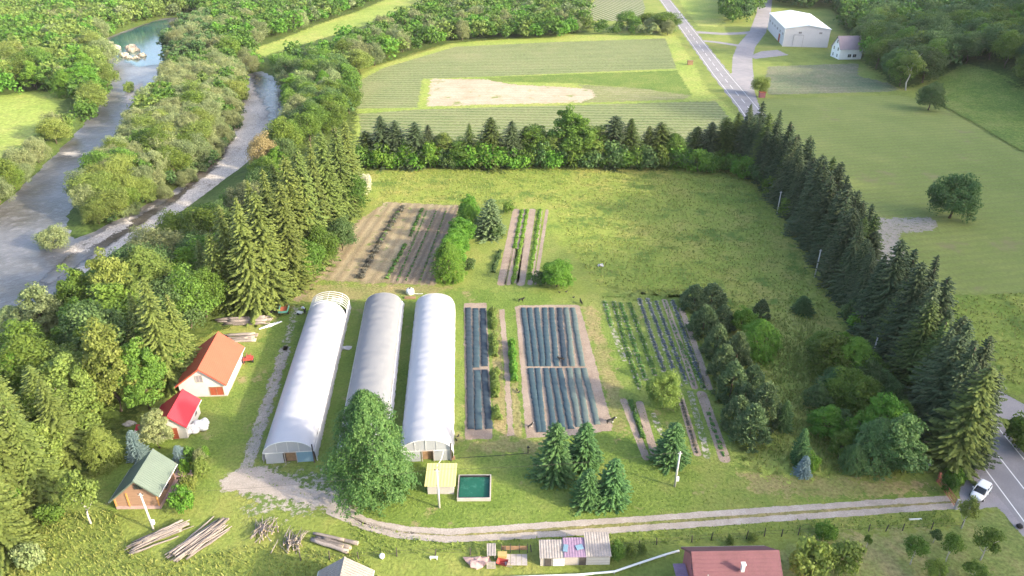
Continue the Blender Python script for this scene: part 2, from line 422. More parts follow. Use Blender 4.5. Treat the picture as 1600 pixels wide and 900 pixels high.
M['purple_sheet'] = flat_mat('faded_purple_sheet', (0.25, 0.17, 0.25), 0.7, 0.3, 1.5, ribs=(0, 0.3, 0.015))
M['barn_roof'] = flat_mat('white_sheet_roof', (0.62, 0.66, 0.68), 0.5, 0.06, 0.2)
M['barn_wall'] = flat_mat('white_sheet_wall', (0.52, 0.50, 0.52), 0.6, 0.1, 0.2)
M['house_roof'] = flat_mat('grey_lilac_roof', (0.27, 0.22, 0.24), 0.8, 0.15, 0.5)
M['cabin_wood'] = flat_mat('cabin_log_wall', (0.30, 0.18, 0.12), 0.8, 0.3, 1.0, stretch=(0.5, 0.5, 6))
M['cabin_trim'] = flat_mat('cabin_orange_trim', (0.50, 0.24, 0.07), 0.7, 0.2, 2.0)
M['pink_stone'] = flat_mat('pink_plinth', (0.40, 0.27, 0.25), 0.9, 0.3, 2.0, 0.02)
M['door_red'] = flat_mat('red_brown_door', (0.30, 0.07, 0.035), 0.7, 0.3, 1.5, stretch=(6, 6, 0.6))
M['glass'] = flat_mat('dark_window_glass', (0.03, 0.035, 0.04), 0.12, 0.3, 1.0, spec=0.6)
M['shutter'] = flat_mat('grey_shutter', (0.25, 0.22, 0.23), 0.8, 0.3, 2.0)
M['wood_grey'] = flat_mat('weathered_board', (0.38, 0.34, 0.31), 0.9, 0.3, 1.5, stretch=(1, 1, 6))
M['wood_dark'] = flat_mat('dark_post_wood', (0.07, 0.06, 0.055), 0.9, 0.4, 3.0)
M['wood_brown'] = flat_mat('brown_timber', (0.26, 0.16, 0.09), 0.9, 0.4, 2.0)
M['concrete'] = flat_mat('concrete', (0.40, 0.37, 0.34), 0.9, 0.3, 1.5, 0.01)
M['pole'] = flat_mat('white_concrete_pole', (0.50, 0.485, 0.455), 0.8, 0.15, 1.5)
M['steel'] = flat_mat('galvanised_tube', (0.60, 0.61, 0.60), 0.45, 0.15, 3.0)
M['blackpipe'] = flat_mat('black_rubber', (0.025, 0.025, 0.028), 0.6, 0.3, 2.0)
M['rust'] = flat_mat('rust_red_metal', (0.32, 0.09, 0.045), 0.7, 0.4, 2.5)
M['gate_red'] = flat_mat('rusty_gate_tube', (0.33, 0.12, 0.08), 0.7, 0.3, 3.0)
M['red_paint'] = flat_mat('faded_red_paint', (0.34, 0.06, 0.05), 0.6, 0.3, 2.0)
M['green_metal'] = flat_mat('green_metal', (0.05, 0.16, 0.13), 0.6, 0.3, 2.0)
M['sack'] = flat_mat('white_woven_sack', (0.72, 0.71, 0.70), 0.8, 0.12, 3.0, 0.04)
M['tankwhite'] = flat_mat('white_polyethylene', (0.78, 0.79, 0.78), 0.4, 0.06, 1.5)
M['yellow_paint'] = flat_mat('yellow_paint', (0.42, 0.31, 0.12), 0.6, 0.2, 2.0)
M['car_paint'] = flat_mat('white_car_paint', (0.80, 0.80, 0.80), 0.2, 0.03, 1.0, spec=0.6)
M['car_glass'] = flat_mat('car_glass', (0.015, 0.018, 0.02), 0.05, 0.2, 1.0, spec=0.7)
M['tyre'] = flat_mat('tyre_rubber', (0.02, 0.02, 0.02), 0.8, 0.3, 3.0)
M['lamp_red'] = flat_mat('red_lamp_plastic', (0.45, 0.02, 0.02), 0.3, 0.1, 3.0)
M['lamp_clear'] = flat_mat('clear_lamp_plastic', (0.65, 0.66, 0.68), 0.15, 0.1, 3.0)
M['poly_white'] = plastic_mat('white_greenhouse_film', (0.53, 0.53, 0.56), 0.22, 0.45, (0.46, 0.46, 0.48), 0.4)
M['poly_grey'] = plastic_mat('clear_grey_film', (0.46, 0.48, 0.51), 0.35, 0.35, (0.34, 0.36, 0.37), 0.4)
M['poly_clear'] = plastic_mat('torn_clear_film', (0.66, 0.70, 0.68), 0.4, 0.35, (0.5, 0.55, 0.5), 0.4, alpha=0.55)
M['net'] = plastic_mat('grey_shade_net', (0.255, 0.26, 0.275), 0.2, 0.7, (0.31, 0.31, 0.32), 0.5)
M['blue_film'] = plastic_mat('blue_plastic_panel', (0.22, 0.36, 0.46), 0.3, 0.4, (0.3, 0.4, 0.48), 0.4)
def fleece(name, col, dirt):
    return plastic_mat(name, col, 0.12, 0.55, dirt, 0.6, wr=0.08)
M['fleece_blue'] = fleece('slate_blue_fleece', (0.045, 0.078, 0.094), (0.09, 0.118, 0.127))
M['fleece_dark'] = fleece('dark_blue_fleece', (0.033, 0.05, 0.066), (0.065, 0.082, 0.095))
M['fleece_green'] = fleece('grey_green_fleece', (0.10, 0.135, 0.125), (0.17, 0.185, 0.175))
M['stone'] = flat_mat('pale_river_stone', (0.36, 0.31, 0.25), 0.9, 0.4, 0.4, 0.3)
M['fur_black'] = flat_mat('black_fur', (0.018, 0.016, 0.015), 0.9, 0.4, 8.0)
M['fur_pied'] = flat_mat('black_and_white_fur', (0.02, 0.02, 0.02), 0.9, 0.4, 8.0)
M['fur_white'] = flat_mat('white_fur', (0.65, 0.62, 0.58), 0.9, 0.2, 8.0)
M['feather'] = flat_mat('dark_feather', (0.022, 0.020, 0.022), 0.7, 0.3, 8.0)
M['skin'] = flat_mat('skin', (0.45, 0.27, 0.19), 0.6, 0.1, 8.0)
M['shirt'] = flat_mat('pale_blue_shirt', (0.42, 0.52, 0.60), 0.9, 0.15, 8.0)
M['trousers'] = flat_mat('black_trousers', (0.02, 0.022, 0.028), 0.9, 0.2, 8.0)
M['hair'] = flat_mat('dark_hair', (0.03, 0.02, 0.015), 0.8, 0.2, 8.0)
M['feeder'] = flat_mat('sandstone_block', (0.40, 0.27, 0.20), 0.9, 0.3, 2.0)

# ------------------------------------------------------------------ mesh helpers
def put(o, parent=None):
    COL.objects.link(o)
    if parent is not None:
        o.parent = parent
    return o
def thing(name, label, cat, loc=(0, 0, 0), rz=0.0, group=None, scale=(1, 1, 1)):
    o = bpy.data.objects.new(name, None)
    o.empty_display_size = 0.3
    o.location, o.rotation_euler, o.scale = loc, (0, 0, rz), scale
    tag(o, label, cat, group)
    return put(o)
def tag(o, label=None, cat=None, group=None, kind=None):
    if label: o['label'] = label
    if cat: o['category'] = cat
    if group: o['group'] = group
    if kind: o['kind'] = kind
    return o
def quad_mesh(name, Q, tint=None, edge=None):
    n, k = Q.shape[0], Q.shape[1]
    me = bpy.data.meshes.new(name)
    me.vertices.add(n * k)
    me.vertices.foreach_set('co', np.ascontiguousarray(Q, np.float32).ravel())
    me.loops.add(n * k)
    me.loops.foreach_set('vertex_index', np.arange(n * k, dtype=np.int32))
    me.polygons.add(n)
    me.polygons.foreach_set('loop_start', np.arange(0, n * k, k, dtype=np.int32))
    me.update(calc_edges=True)
    if tint is not None:
        a = me.attributes.new('tint', 'FLOAT', 'FACE')
        a.data.foreach_set('value', np.asarray(tint, np.float32))
    return me

class MB:
    """Collects solids and builds them as ONE mesh object."""
    def __init__(s):
        s.v, s.f, s.m = [], [], []
    def add(s, vs, fs, mi=0):
        o = len(s.v)
        s.v += [tuple(v) for v in vs]
        s.f += [tuple(i + o for i in f) for f in fs]
        s.m += [mi] * len(fs)
    def box(s, c, d, rz=0.0, mi=0, tilt=0.0):
        ca, sa = math.cos(rz), math.sin(rz)
        vs = []
        for dz in (-.5, .5):
            for dx, dy in ((-.5, -.5), (.5, -.5), (.5, .5), (-.5, .5)):
                x, y, z = dx * d[0], dy * d[1], dz * d[2]
                z += tilt * y
                vs.append((c[0] + x * ca - y * sa, c[1] + x * sa + y * ca, c[2] + z))
        s.add(vs, [(3, 2, 1, 0), (4, 5, 6, 7), (0, 1, 5, 4), (1, 2, 6, 5), (2, 3, 7, 6), (3, 0, 4, 7)], mi)
        return s
    def tube(s, pts, rad, n=8, cap=True, mi=0):
        pts = [Vector(p) for p in pts]
        rad = rad if isinstance(rad, (list, tuple)) else [rad] * len(pts)
        o = len(s.v)
        vs, fs = [], []
        for i, p in enumerate(pts):
            d = (pts[min(i + 1, len(pts) - 1)] - pts[max(i - 1, 0)]).normalized()
            a = d.orthogonal().normalized() if abs(d.z) < 0.99 else Vector((1, 0, 0))
            if abs(d.z) < 0.99:
                a = d.cross(Vector((0, 0, 1))).normalized()
            b = d.cross(a).normalized()
            for k in range(n):
                t = 2 * math.pi * k / n
                vs.append(p + a * (math.cos(t) * rad[i]) + b * (math.sin(t) * rad[i]))
        for i in range(len(pts) - 1):
            for k in range(n):
                k2 = (k + 1) % n
                fs.append((i * n + k, i * n + k2, (i + 1) * n + k2, (i + 1) * n + k))
        if cap:
            fs.append(tuple(range(n - 1, -1, -1)))
            fs.append(tuple((len(pts) - 1) * n + k for k in range(n)))
        s.add(vs, fs, mi)
        return s
    def prism(s, prof, y0, y1, mi=0):
        """closed (x,z) profile extruded along y"""
        n = len(prof)
        vs = [(x, y0, z) for x, z in prof] + [(x, y1, z) for x, z in prof]
        fs = [tuple(range(n)), tuple(range(2 * n - 1, n - 1, -1))]
        fs += [(i, n + i, n + (i + 1) % n, (i + 1) % n) for i in range(n)]
        s.add(vs, fs, mi)
        return s
    def sheet(s, grid, mi=0):
        """grid: rows of points"""
        r, c = len(grid), len(grid[0])
        vs = [p for row in grid for p in row]
        fs = [(i * c + j, i * c + j + 1, (i + 1) * c + j + 1, (i + 1) * c + j) for i in range(r - 1) for j in range(c - 1)]
        s.add(vs, fs, mi)
        return s
    def blob(s, c, r, seed=0, n=10, m=7, amp=0.2, mi=0):
        rg = np.random.default_rng(seed)
        ph = rg.uniform(0, 6.28, 6)
        vs, fs = [], []
        for i in range(m + 1):
            th = math.pi * i / m
            for k in range(n):
                t = 2 * math.pi * k / n
                q = 1 + amp * (math.sin(2 * t + ph[0] + 2 * th) * 0.6 + math.sin(3 * t + ph[1]) * math.sin(2 * th + ph[2]) + 0.5 * math.sin(5 * t + ph[3] + 3 * th))
                if i in (0, m): q = 1
                vs.append((c[0] + r[0] * q * math.sin(th) * math.cos(t), c[1] + r[1] * q * math.sin(th) * math.sin(t), c[2] + r[2] * q * math.cos(th)))
        for i in range(m):
            for k in range(n):
                k2 = (k + 1) % n
                fs.append((i * n + k, (i + 1) * n + k, (i + 1) * n + k2, i * n + k2))
        s.add(vs, fs, mi)
        return s
    def mesh(s, name, smooth=False):
        me = bpy.data.meshes.new(name)
        me.from_pydata(s.v, [], s.f)
        me.polygons.foreach_set('material_index', s.m)
        if smooth:
            me.polygons.foreach_set('use_smooth', [True] * len(me.polygons))
        me.update()
        return me
    def build(s, name, mats, parent=None, smooth=False, loc=None, rz=0.0):
        me = s.mesh(name, smooth)
        for m in (mats if isinstance(mats, (list, tuple)) else [mats]):
            me.materials.append(m)
        o = bpy.data.objects.new(name, me)
        if loc is not None:
            o.location = loc
        o.rotation_euler = (0, 0, rz)
        return put(o, parent)

# ------------------------------------------------------------------ air
hm = bpy.data.materials.new('haze_air')
hm.use_nodes = True
hm.node_tree.nodes.clear()
ho = hm.node_tree.nodes.new('ShaderNodeOutputMaterial')
hv = hm.node_tree.nodes.new('ShaderNodeVolumePrincipled')
hv.inputs['Color'].default_value = (0.95, 0.96, 0.98, 1)
hv.inputs['Density'].default_value = 0.00005
hv.inputs['Anisotropy'].default_value = 0.0
hm.node_tree.links.new(hv.outputs[0], ho.inputs['Volume'])
tag(MB().box((100, 2000, 150), (9000, 10000, 310)).build('haze', hm), 'thin pale summer haze filling the valley', 'haze', None, 'stuff')

# ------------------------------------------------------------------ terrain, river, ground patches
def build_terrain():
    xs = np.unique(np.concatenate([np.linspace(-4000, -500, 8), np.arange(-500, -270, 8), np.arange(-270, 150, 2.0), np.arange(150, 560, 5.0), np.arange(560, 1300, 40), np.linspace(1300, 4000, 8)]))
    ys = np.unique(np.concatenate([np.linspace(-2500, -200, 7), np.arange(-200, 30, 8), np.arange(30, 500, 2.5), np.arange(500, 760, 8), np.linspace(760, 6000, 14)]))
    X, Y = np.meshgrid(xs, ys)
    pts = np.stack([X.ravel(), Y.ravel()], 1)
    Z = hz(pts)
    nx, ny = len(xs), len(ys)
    me = bpy.data.meshes.new('ground')
    me.vertices.add(nx * ny)
    me.vertices.foreach_set('co', np.column_stack([pts, Z]).astype(np.float32).ravel())
    i, j = np.meshgrid(np.arange(nx - 1), np.arange(ny - 1))
    a = (j * nx + i).ravel()
    f = np.stack([a, a + 1, a + nx + 1, a + nx], 1).astype(np.int32)
    me.loops.add(f.size)
    me.loops.foreach_set('vertex_index', f.ravel())
    me.polygons.add(len(f))
    me.polygons.foreach_set('loop_start', np.arange(0, f.size, 4, dtype=np.int32))
    me.polygons.foreach_set('use_smooth', np.ones(len(f), bool))
    me.update(calc_edges=True)
    me.materials.append(M['meadow'])
    o = put(bpy.data.objects.new('ground', me))
    tag(o, kind='structure')
build_terrain()

PATCHES = []
def patch(name, poly, mat, level, feather=0.5, z0=0.0, line=None, maxcells=26000, kind='structure', world_poly=None, drape=False):
    """A ground sheet cut to a pixel outline (or a ribbon along a pixel polyline of half width `line`)."""
    w = world_poly if world_poly is not None else W(poly, z0)
    lo, hi = w.min(0) - feather * 2 - (line or 0), w.max(0) + feather * 2 + (line or 0)
    area = np.prod(hi - lo)
    res = max(math.sqrt(area / maxcells), feather * 0.5, 0.12)
    if line:
        res = min(res, max(line / 3.0, 0.12), 1.0)
    nx, ny = int((hi[0] - lo[0]) / res) + 2, int((hi[1] - lo[1]) / res) + 2
    X, Y = np.meshgrid(lo[0] + np.arange(nx) * res, lo[1] + np.arange(ny) * res)
    pts = np.stack([X.ravel(), Y.ravel()], 1)
    if line:
        s = line - seg_dist(w, pts, closed=False)
    else:
        s = sdf(w, pts)
    e = np.clip(0.5 + s / (2 * feather), 0, 1)
    i, j = np.meshgrid(np.arange(nx - 1), np.arange(ny - 1))
    a = (j * nx + i).ravel()
    f = np.stack([a, a + 1, a + nx + 1, a + nx], 1)
    keep = (e[f].max(1) > 0.01)
    f = f[keep]
    used, inv = np.unique(f.ravel(), return_inverse=True)
    z = np.full(len(used), z0 + level * 0.004)
    if drape:
        z += hz(pts[used]) + 0.25
    me = bpy.data.meshes.new(name)
    me.vertices.add(len(used))
    me.vertices.foreach_set('co', np.column_stack([pts[used], z]).astype(np.float32).ravel())
    me.loops.add(f.size)
    me.loops.foreach_set('vertex_index', inv.astype(np.int32))
    me.polygons.add(len(f))
    me.polygons.foreach_set('loop_start', np.arange(0, f.size, 4, dtype=np.int32))
    me.update(calc_edges=True)
    at = me.attributes.new('edge', 'FLOAT', 'POINT')
    at.data.foreach_set('value', e[used].astype(np.float32))
    me.materials.append(mat)
    o = put(bpy.data.objects.new(name, me))
    tag(o, kind=kind)
    return o

# water
def flat_poly(name, w, z, mat):
    mb = MB()
    mb.add([(x, y, z) for x, y in w], [tuple(range(len(w)))])
    o = mb.build(name, mat)
    return tag(o, kind='structure')
grow = RIVER
lo, hi = RIVER.min(0) - 12, RIVER.max(0) + 12
flat_poly('river_water', np.array([(lo[0], lo[1]), (hi[0], lo[1]), (hi[0], hi[1]), (lo[0], hi[1])]), RIVER_Z, M['river'])
patch('river_pool', [(160, 78), (172, 60), (198, 50), (240, 34), (262, 30), (266, 62), (258, 78), (264, 92), (258, 100), (215, 104), (195, 96), (185, 90)], M['pool'], 1, 3.0, RIVER_Z)
patch('gravel_bar', [(384, 118), (398, 130), (414, 165), (438, 195), (420, 255), (355, 315), (275, 370), (210, 408), (150, 435), (110, 428), (168, 388), (205, 350), (285, 298), (335, 258), (352, 225), (346, 196), (372, 160)], M['bar'], 5, 3.0, RIVER_Z)
patch('sand_bar', [(352, 178), (385, 172), (396, 182), (385, 198), (352, 210), (338, 205)], M['sandbar'], 7, 3.5, RIVER_Z)
patch('brook_channel', [(372, 172), (362, 205), (344, 240), (282, 300), (205, 345), (150, 372), (95, 412), (60, 440), (75, 445), (150, 396), (210, 358), (288, 304), (340, 258), (358, 228), (362, 208)], M['brook'], 9, 1.2, RIVER_Z)
patch('brook_channel', [(398, 118), (412, 120), (428, 128), (438, 150), (432, 185), (424, 190), (415, 165), (400, 138)], M['brook'], 9, 2.5, RIVER_Z)
patch('gravel_shoal', [(140, 372), (108, 384), (88, 400), (130, 392), (205, 350), (200, 342)], M['bar'], 11, 2.0, RIVER_Z)
patch('gravel_shoal', [(196, 158), (206, 140), (222, 128), (216, 146), (204, 166)], M['bar'], 5, 2.5, RIVER_Z)
patch('gravel_shoal', [(162, 66), (168, 62), (166, 82), (178, 92), (168, 94)], M['sandbar'], 13, 1.0, RIVER_Z)
patch('gravel_shoal', [(95, 240), (118, 236), (135, 240), (112, 246)], M['sandbar'], 13, 2.0, RIVER_Z)

# turf zones
patch('meadow', [(556, 300), (575, 268), (1112, 254), (1180, 285), (1300, 460), (1400, 640), (1455, 745), (1300, 745), (1180, 720), (1120, 600), (1078, 468), (935, 448), (900, 400), (800, 320), (600, 318)], M['rough'], 1, 2.5)
patch('lawn', [(440, 470), (720, 452), (1075, 462), (1130, 660), (1180, 725), (1460, 760), (1480, 790), (700, 835), (520, 800), (330, 730), (330, 640), (395, 560)], M['lawn'], 1, 2.0)
patch('lawn', [(330, 600), (370, 640), (390, 720), (340, 770), (180, 800), (160, 740), (190, 670), (250, 650)], M['lawn'], 2, 1.5)
patch('hay_field', [(1168, 180), (1195, 155), (1400, 148), (1470, 162), (1600, 236), (1760, 300), (1760, 460), (1480, 462), (1420, 430), (1380, 360)], M['hay'], 1, 2.0)
patch('hillside_meadow', [(1472, 165), (1440, 140), (1500, 122), (1640, 165), (1800, 210), (1800, 330), (1600, 240)], M['verge'], 1, 2.0, drape=True)
patch('meadow', [(1480, 462), (1800, 452), (1800, 640), (1570, 612), (1500, 520)], M['rough'], 2, 1.2)
patch('orchard_turf', [(1210, 858), (1260, 838), (1500, 826), (1555, 790), (1640, 850), (1640, 930), (1220, 930)], M['orchard'], 2, 1.5)
patch('clearing', [(-80, 160), (0, 150), (60, 142), (105, 148), (92, 165), (70, 205), (30, 232), (0, 262), (-80, 330)], M['clearing'], 3, 2.5, drape=True)
patch('clearing', [(392, 78), (440, 62), (500, 38), (560, 18), (620, -8), (670, -8), (640, 12), (560, 45), (500, 62), (440, 80), (410, 90)], M['clearing'], 3, 3.0, drape=True)
patch('clearing', [(548, 172), (560, 118), (600, 100), (712, 66), (860, 56), (1050, 50), (1062, 62), (1085, 100), (1105, 140), (1130, 158), (1155, 185), (1140, 240), (560, 255)], M['clearing'], 1, 2.0)
patch('clearing', [(1058, -5), (1130, -5), (1138, 28), (1120, 42), (1090, 40), (1070, 15)], M['clearing'], 1, 2.0)
patch('clearing', [(1575, 28), (1660, 20), (1660, 90), (1600, 70), (1580, 50)], M['clearing'], 1, 2.0, drape=True)
patch('forest_floor', [(-200, -20), (900, -20), (920, 50), (700, 68), (560, 110), (545, 300), (430, 470), (300, 540), (180, 680), (60, 830), (-200, 900)], M['forest_floor'], 0.5, 3.0, drape=True)
patch('forest_floor', [(1310, 30), (1345, 95), (1400, 138), (1440, 134), (1500, 128), (1640, 170), (2000, 200), (1900, -20), (1290, -20)], M['forest_floor'], 0.5, 3.0, drape=True)
patch('dry_turf', [(1150, 735), (1300, 742), (1450, 758), (1440, 772), (1300, 778), (1180, 768)], M['dry'], 2.2, 2.0)
patch('dry_turf', [(440, 482), (470, 446), (600, 446), (700, 449), (690, 457), (560, 468), (480, 470)], M['dry'], 2.2, 2.0)
patch('dry_turf', [(720, 690), (760, 686), (860, 690), (840, 706), (740, 706)], M['dry'], 2.2, 1.5)
patch('dry_turf', [(910, 480), (930, 478), (985, 660), (965, 690), (955, 660)], M['dry'], 2.2, 1.5)
patch('tall_grass', [(1192, 500), (1262, 494), (1296, 520), (1272, 600), (1262, 650), (1300, 735), (1240, 748), (1160, 735), (1196, 690), (1205, 600)], M['clearing'], 2.6, 3.0)
# far fields
patch('crop_field', [(556, 170), (562, 126), (600, 106), (712, 73), (860, 66), (1040, 60), (1057, 107), (780, 119), (660, 123), (652, 168)], M['crop'], 3, 1.0)
patch('crop_field', [(560, 178), (652, 171), (1118, 158), (1138, 182), (1150, 215), (1100, 245), (570, 250)], M['crop'], 3, 1.0)
patch('bare_field', [(674, 123), (760, 124), (800, 132), (880, 136), (925, 140), (930, 152), (905, 160), (668, 166)], M['bare'], 4, 1.8)
patch('weedy_field', [(905, 132), (1000, 138), (1078, 149), (1072, 155), (900, 161), (915, 145)], M['weedy'], 3.8, 2.0)
patch('bare_field', [(760, 121), (790, 122), (800, 128), (770, 127)], M['verge'], 4.2, 1.5)
patch('weed_strip', [(778, 120), (1058, 110), (1082, 150), (1000, 139), (900, 130), (800, 128)], M['verge'], 3.5, 1.2)
patch('crop_field', [(918, 32), (925, 8), (940, -15), (1000, -15), (1008, 12), (1002, 34)], M['corn'], 3, 1.0)
patch('stubble_field', [(1200, 104), (1340, 99), (1405, 140), (1390, 143), (1200, 148), (1194, 130)], M['stubble'], 3, 1.0)
# roads
patch('side_road', [(1162, 135), (1160, 110), (1160, 90), (1166, 72), (1184, 50), (1193, 22), (1198, -10)], M['apron'], 3, 0.5, line=4.2)
patch('road_apron', [(1084, 50), (1100, 51), (1130, 53), (1160, 52), (1182, 50)], M['apron'], 3.2, 0.6, line=3.2)
patch('road_apron', [(1100, 64), (1120, 66), (1140, 69), (1165, 73)], M['apron'], 3.3, 0.6, line=2.2)
patch('gravel_forecourt', [(1170, 88), (1190, 80), (1215, 78), (1232, 86), (1180, 92)], M['apron'], 3.4, 0.8)
road_c = np.array([(62.5, 30), (63.2, 60), (64.3, 80), (67, 110), (72, 160), (78, 215), (81.5, 250), (85, 300), (95.5, 420), (105, 530), (118, 680)])
patch('road', None, M['asphalt'], 4, 0.25, line=3.9, world_poly=road_c)
patch('road_apron', [(1140, 115), (1160, 110), (1172, 122), (1178, 140), (1186, 165), (1165, 165), (1145, 140)], M['apron'], 3.8, 0.6)
patch('side_road', [(1555, 606), (1600, 632), (1700, 700), (1700, 735), (1600, 662), (1572, 655), (1550, 650)], M['apron'], 3.6, 0.5)
patch('road_apron', [(1500, 765), (1545, 700), (1575, 740), (1640, 860), (1610, 850), (1558, 792), (1500, 800)], M['apron'], 3.9, 0.4)
patch('gravel_patch', [(1372, 341), (1455, 340), (1468, 350), (1452, 361), (1406, 364), (1404, 380), (1425, 420), (1440, 480), (1380, 500), (1360, 420)], M['trackworn'], 3, 1.2)
def along(c, off):
    d = np.gradient(c, axis=0)
    n = np.stack([d[:, 1], -d[:, 0]], 1) / np.hypot(d[:, 0], d[:, 1])[:, None]
    return c + n * off
def ribbon(name, pts, hw, z, mat):
    pts = np.asarray(pts)
    a, b = along(pts, -hw), along(pts, hw)
    mb = MB()
    mb.sheet([[(x, y, z) for x, y in a], [(x, y, z) for x, y in b]])
    return tag(mb.build(name, mat), kind='structure')
fine = np.column_stack([np.interp(np.arange(32, 640, 4.0), road_c[:, 1], road_c[:, 0]), np.arange(32, 640, 4.0)])
for off in (-3.0, 3.0):
    ribbon('road_edge_line', along(fine, off), 0.07, 0.022, M['line'])
for y in np.arange(35.5, 420, 10.4):
    ys = np.linspace(y, y + 6.2, 4)
    ribbon('road_centre_dash', np.column_stack([np.interp(ys, road_c[:, 1], road_c[:, 0]), ys]), 0.075, 0.022, M['line'])
# farm track and yard
patch('gravel_yard', [(343, 752), (366, 736), (395, 728), (440, 742), (475, 762), (522, 772), (545, 795), (552, 806), (520, 800), (470, 785), (400, 770), (348, 770)], M['gravel'], 4, 0.9)
patch('gravel_yard', [(395, 728), (450, 734), (520, 745), (560, 790), (545, 806), (500, 795), (440, 802), (395, 800), (380, 770)], M['worn'], 3, 1.6)
patch('farm_track', [(385, 735), (398, 690), (412, 650), (425, 610), (436, 575), (445, 545)], M['trackworn'], 3.5, 0.5, line=0.85)
patch('farm_track', [(445, 545), (452, 518), (462, 482)], M['worn'], 3.5, 0.5, line=0.5)
patch('farm_track', [(520, 770), (545, 800), (570, 814), (600, 821), (640, 828), (700, 831), (800, 824.5), (1000, 811), (1200, 797), (1400, 783.5), (1480, 779)], M['gravel'], 4.4, 0.15, line=0.46)
patch('farm_track', [(515, 800), (545, 812), (570, 823), (620, 836), (700, 843), (800, 838.5), (1000, 825.5), (1200, 811.5), (1400, 797), (1500, 790)], M['gravel'], 4.4, 0.15, line=0.46)
patch('track_verge', [(560, 814), (640, 832), (700, 837), (800, 831), (1000, 818), (1200, 804), (1400, 790), (1485, 785)], M['dry'], 3, 0.4, line=0.6)

# ------------------------------------------------------------------ tree meshes (unit height and width, shared by all copies)
def frames(nrm, rng):
    nrm = nrm / np.maximum(np.linalg.norm(nrm, axis=1, keepdims=True), 1e-6)
    r = rng.normal(size=nrm.shape)
    a = np.cross(nrm, r)
    a /= np.maximum(np.linalg.norm(a, axis=1, keepdims=True), 1e-6)
    return nrm, a, np.cross(nrm, a)
def leaf_quads(c, nrm, size, rng, aspect=0.7):
    _, a, b = frames(nrm, rng)
    s = (size * rng.uniform(0.6, 1.4, len(c)))[:, None]
    return np.stack([c - a * s, c - b * s * aspect, c + a * s, c + b * s * aspect], 1)

def broadleaf(seed, H=11.0, D=9.0, z0=0.10, clumps=95, leaves=120, leaf=0.175, top_bias=0.25, cone=0.0, clump_r=0.2, droop=0.0):
    rng = np.random.default_rng(seed)
    R, cz, rz = D / 2, H * (z0 + 1) / 2, H * (1 - z0) / 2
    ph = rng.uniform(0, 6.28, 8)
    C, RC = [], []
    while len(C) < clumps:
        d = rng.normal(size=3)
        d /= np.linalg.norm(d)
        if d[2] < -0.75: continue
        k = rng.uniform(0.45, 1.0) ** 0.5 * 0.84
        az = math.atan2(d[1], d[0])
        k *= 1 + 0.16 * math.sin(2 * az + ph[0] + 3 * d[2]) + 0.13 * math.sin(3 * az + ph[1] - 4 * d[2])
        z = cz + d[2] * rz * k
        t = (z - H * z0) / (H * (1 - z0))
        shape = 1 - cone * max(0, t) ** 1.2
        C.append((d[0] * R * k * shape * (1.25 if cone else 1), d[1] * R * k * shape * (1.25 if cone else 1), z))
        RC.append(D * clump_r * rng.uniform(0.65, 1.2) * (1 - 0.4 * cone * max(0, t)))
    C, RC = np.array(C), np.array(RC)
    n = clumps * leaves
    ci = np.repeat(np.arange(clumps), leaves)
    d = rng.normal(size=(n, 3))
    d[:, 2] = d[:, 2] * 0.9 + 0.35
    d /= np.linalg.norm(d, axis=1, keepdims=True)
    rad = RC[ci] * rng.uniform(0.35, 1.0, n) ** 0.5
    pos = C[ci] + d * rad[:, None] * np.array([1, 1, 0.75])
    pos[:, 2] -= droop * rng.uniform(0, 1, n) * RC[ci]
    nrm = d + rng.normal(size=(n, 3)) * 0.55 + np.array([0, 0, 0.25])
    Q = leaf_quads(pos, nrm, leaf, rng)
    ct = rng.uniform(0, 1, clumps)
    tint = np.clip(ct[ci] * 0.6 + rng.uniform(0, 0.5, n), 0, 1)
    Q[:, :, 2] = np.maximum(Q[:, :, 2], 0.03)
    Q = Q / np.array([D, D, H])
    return Q, tint

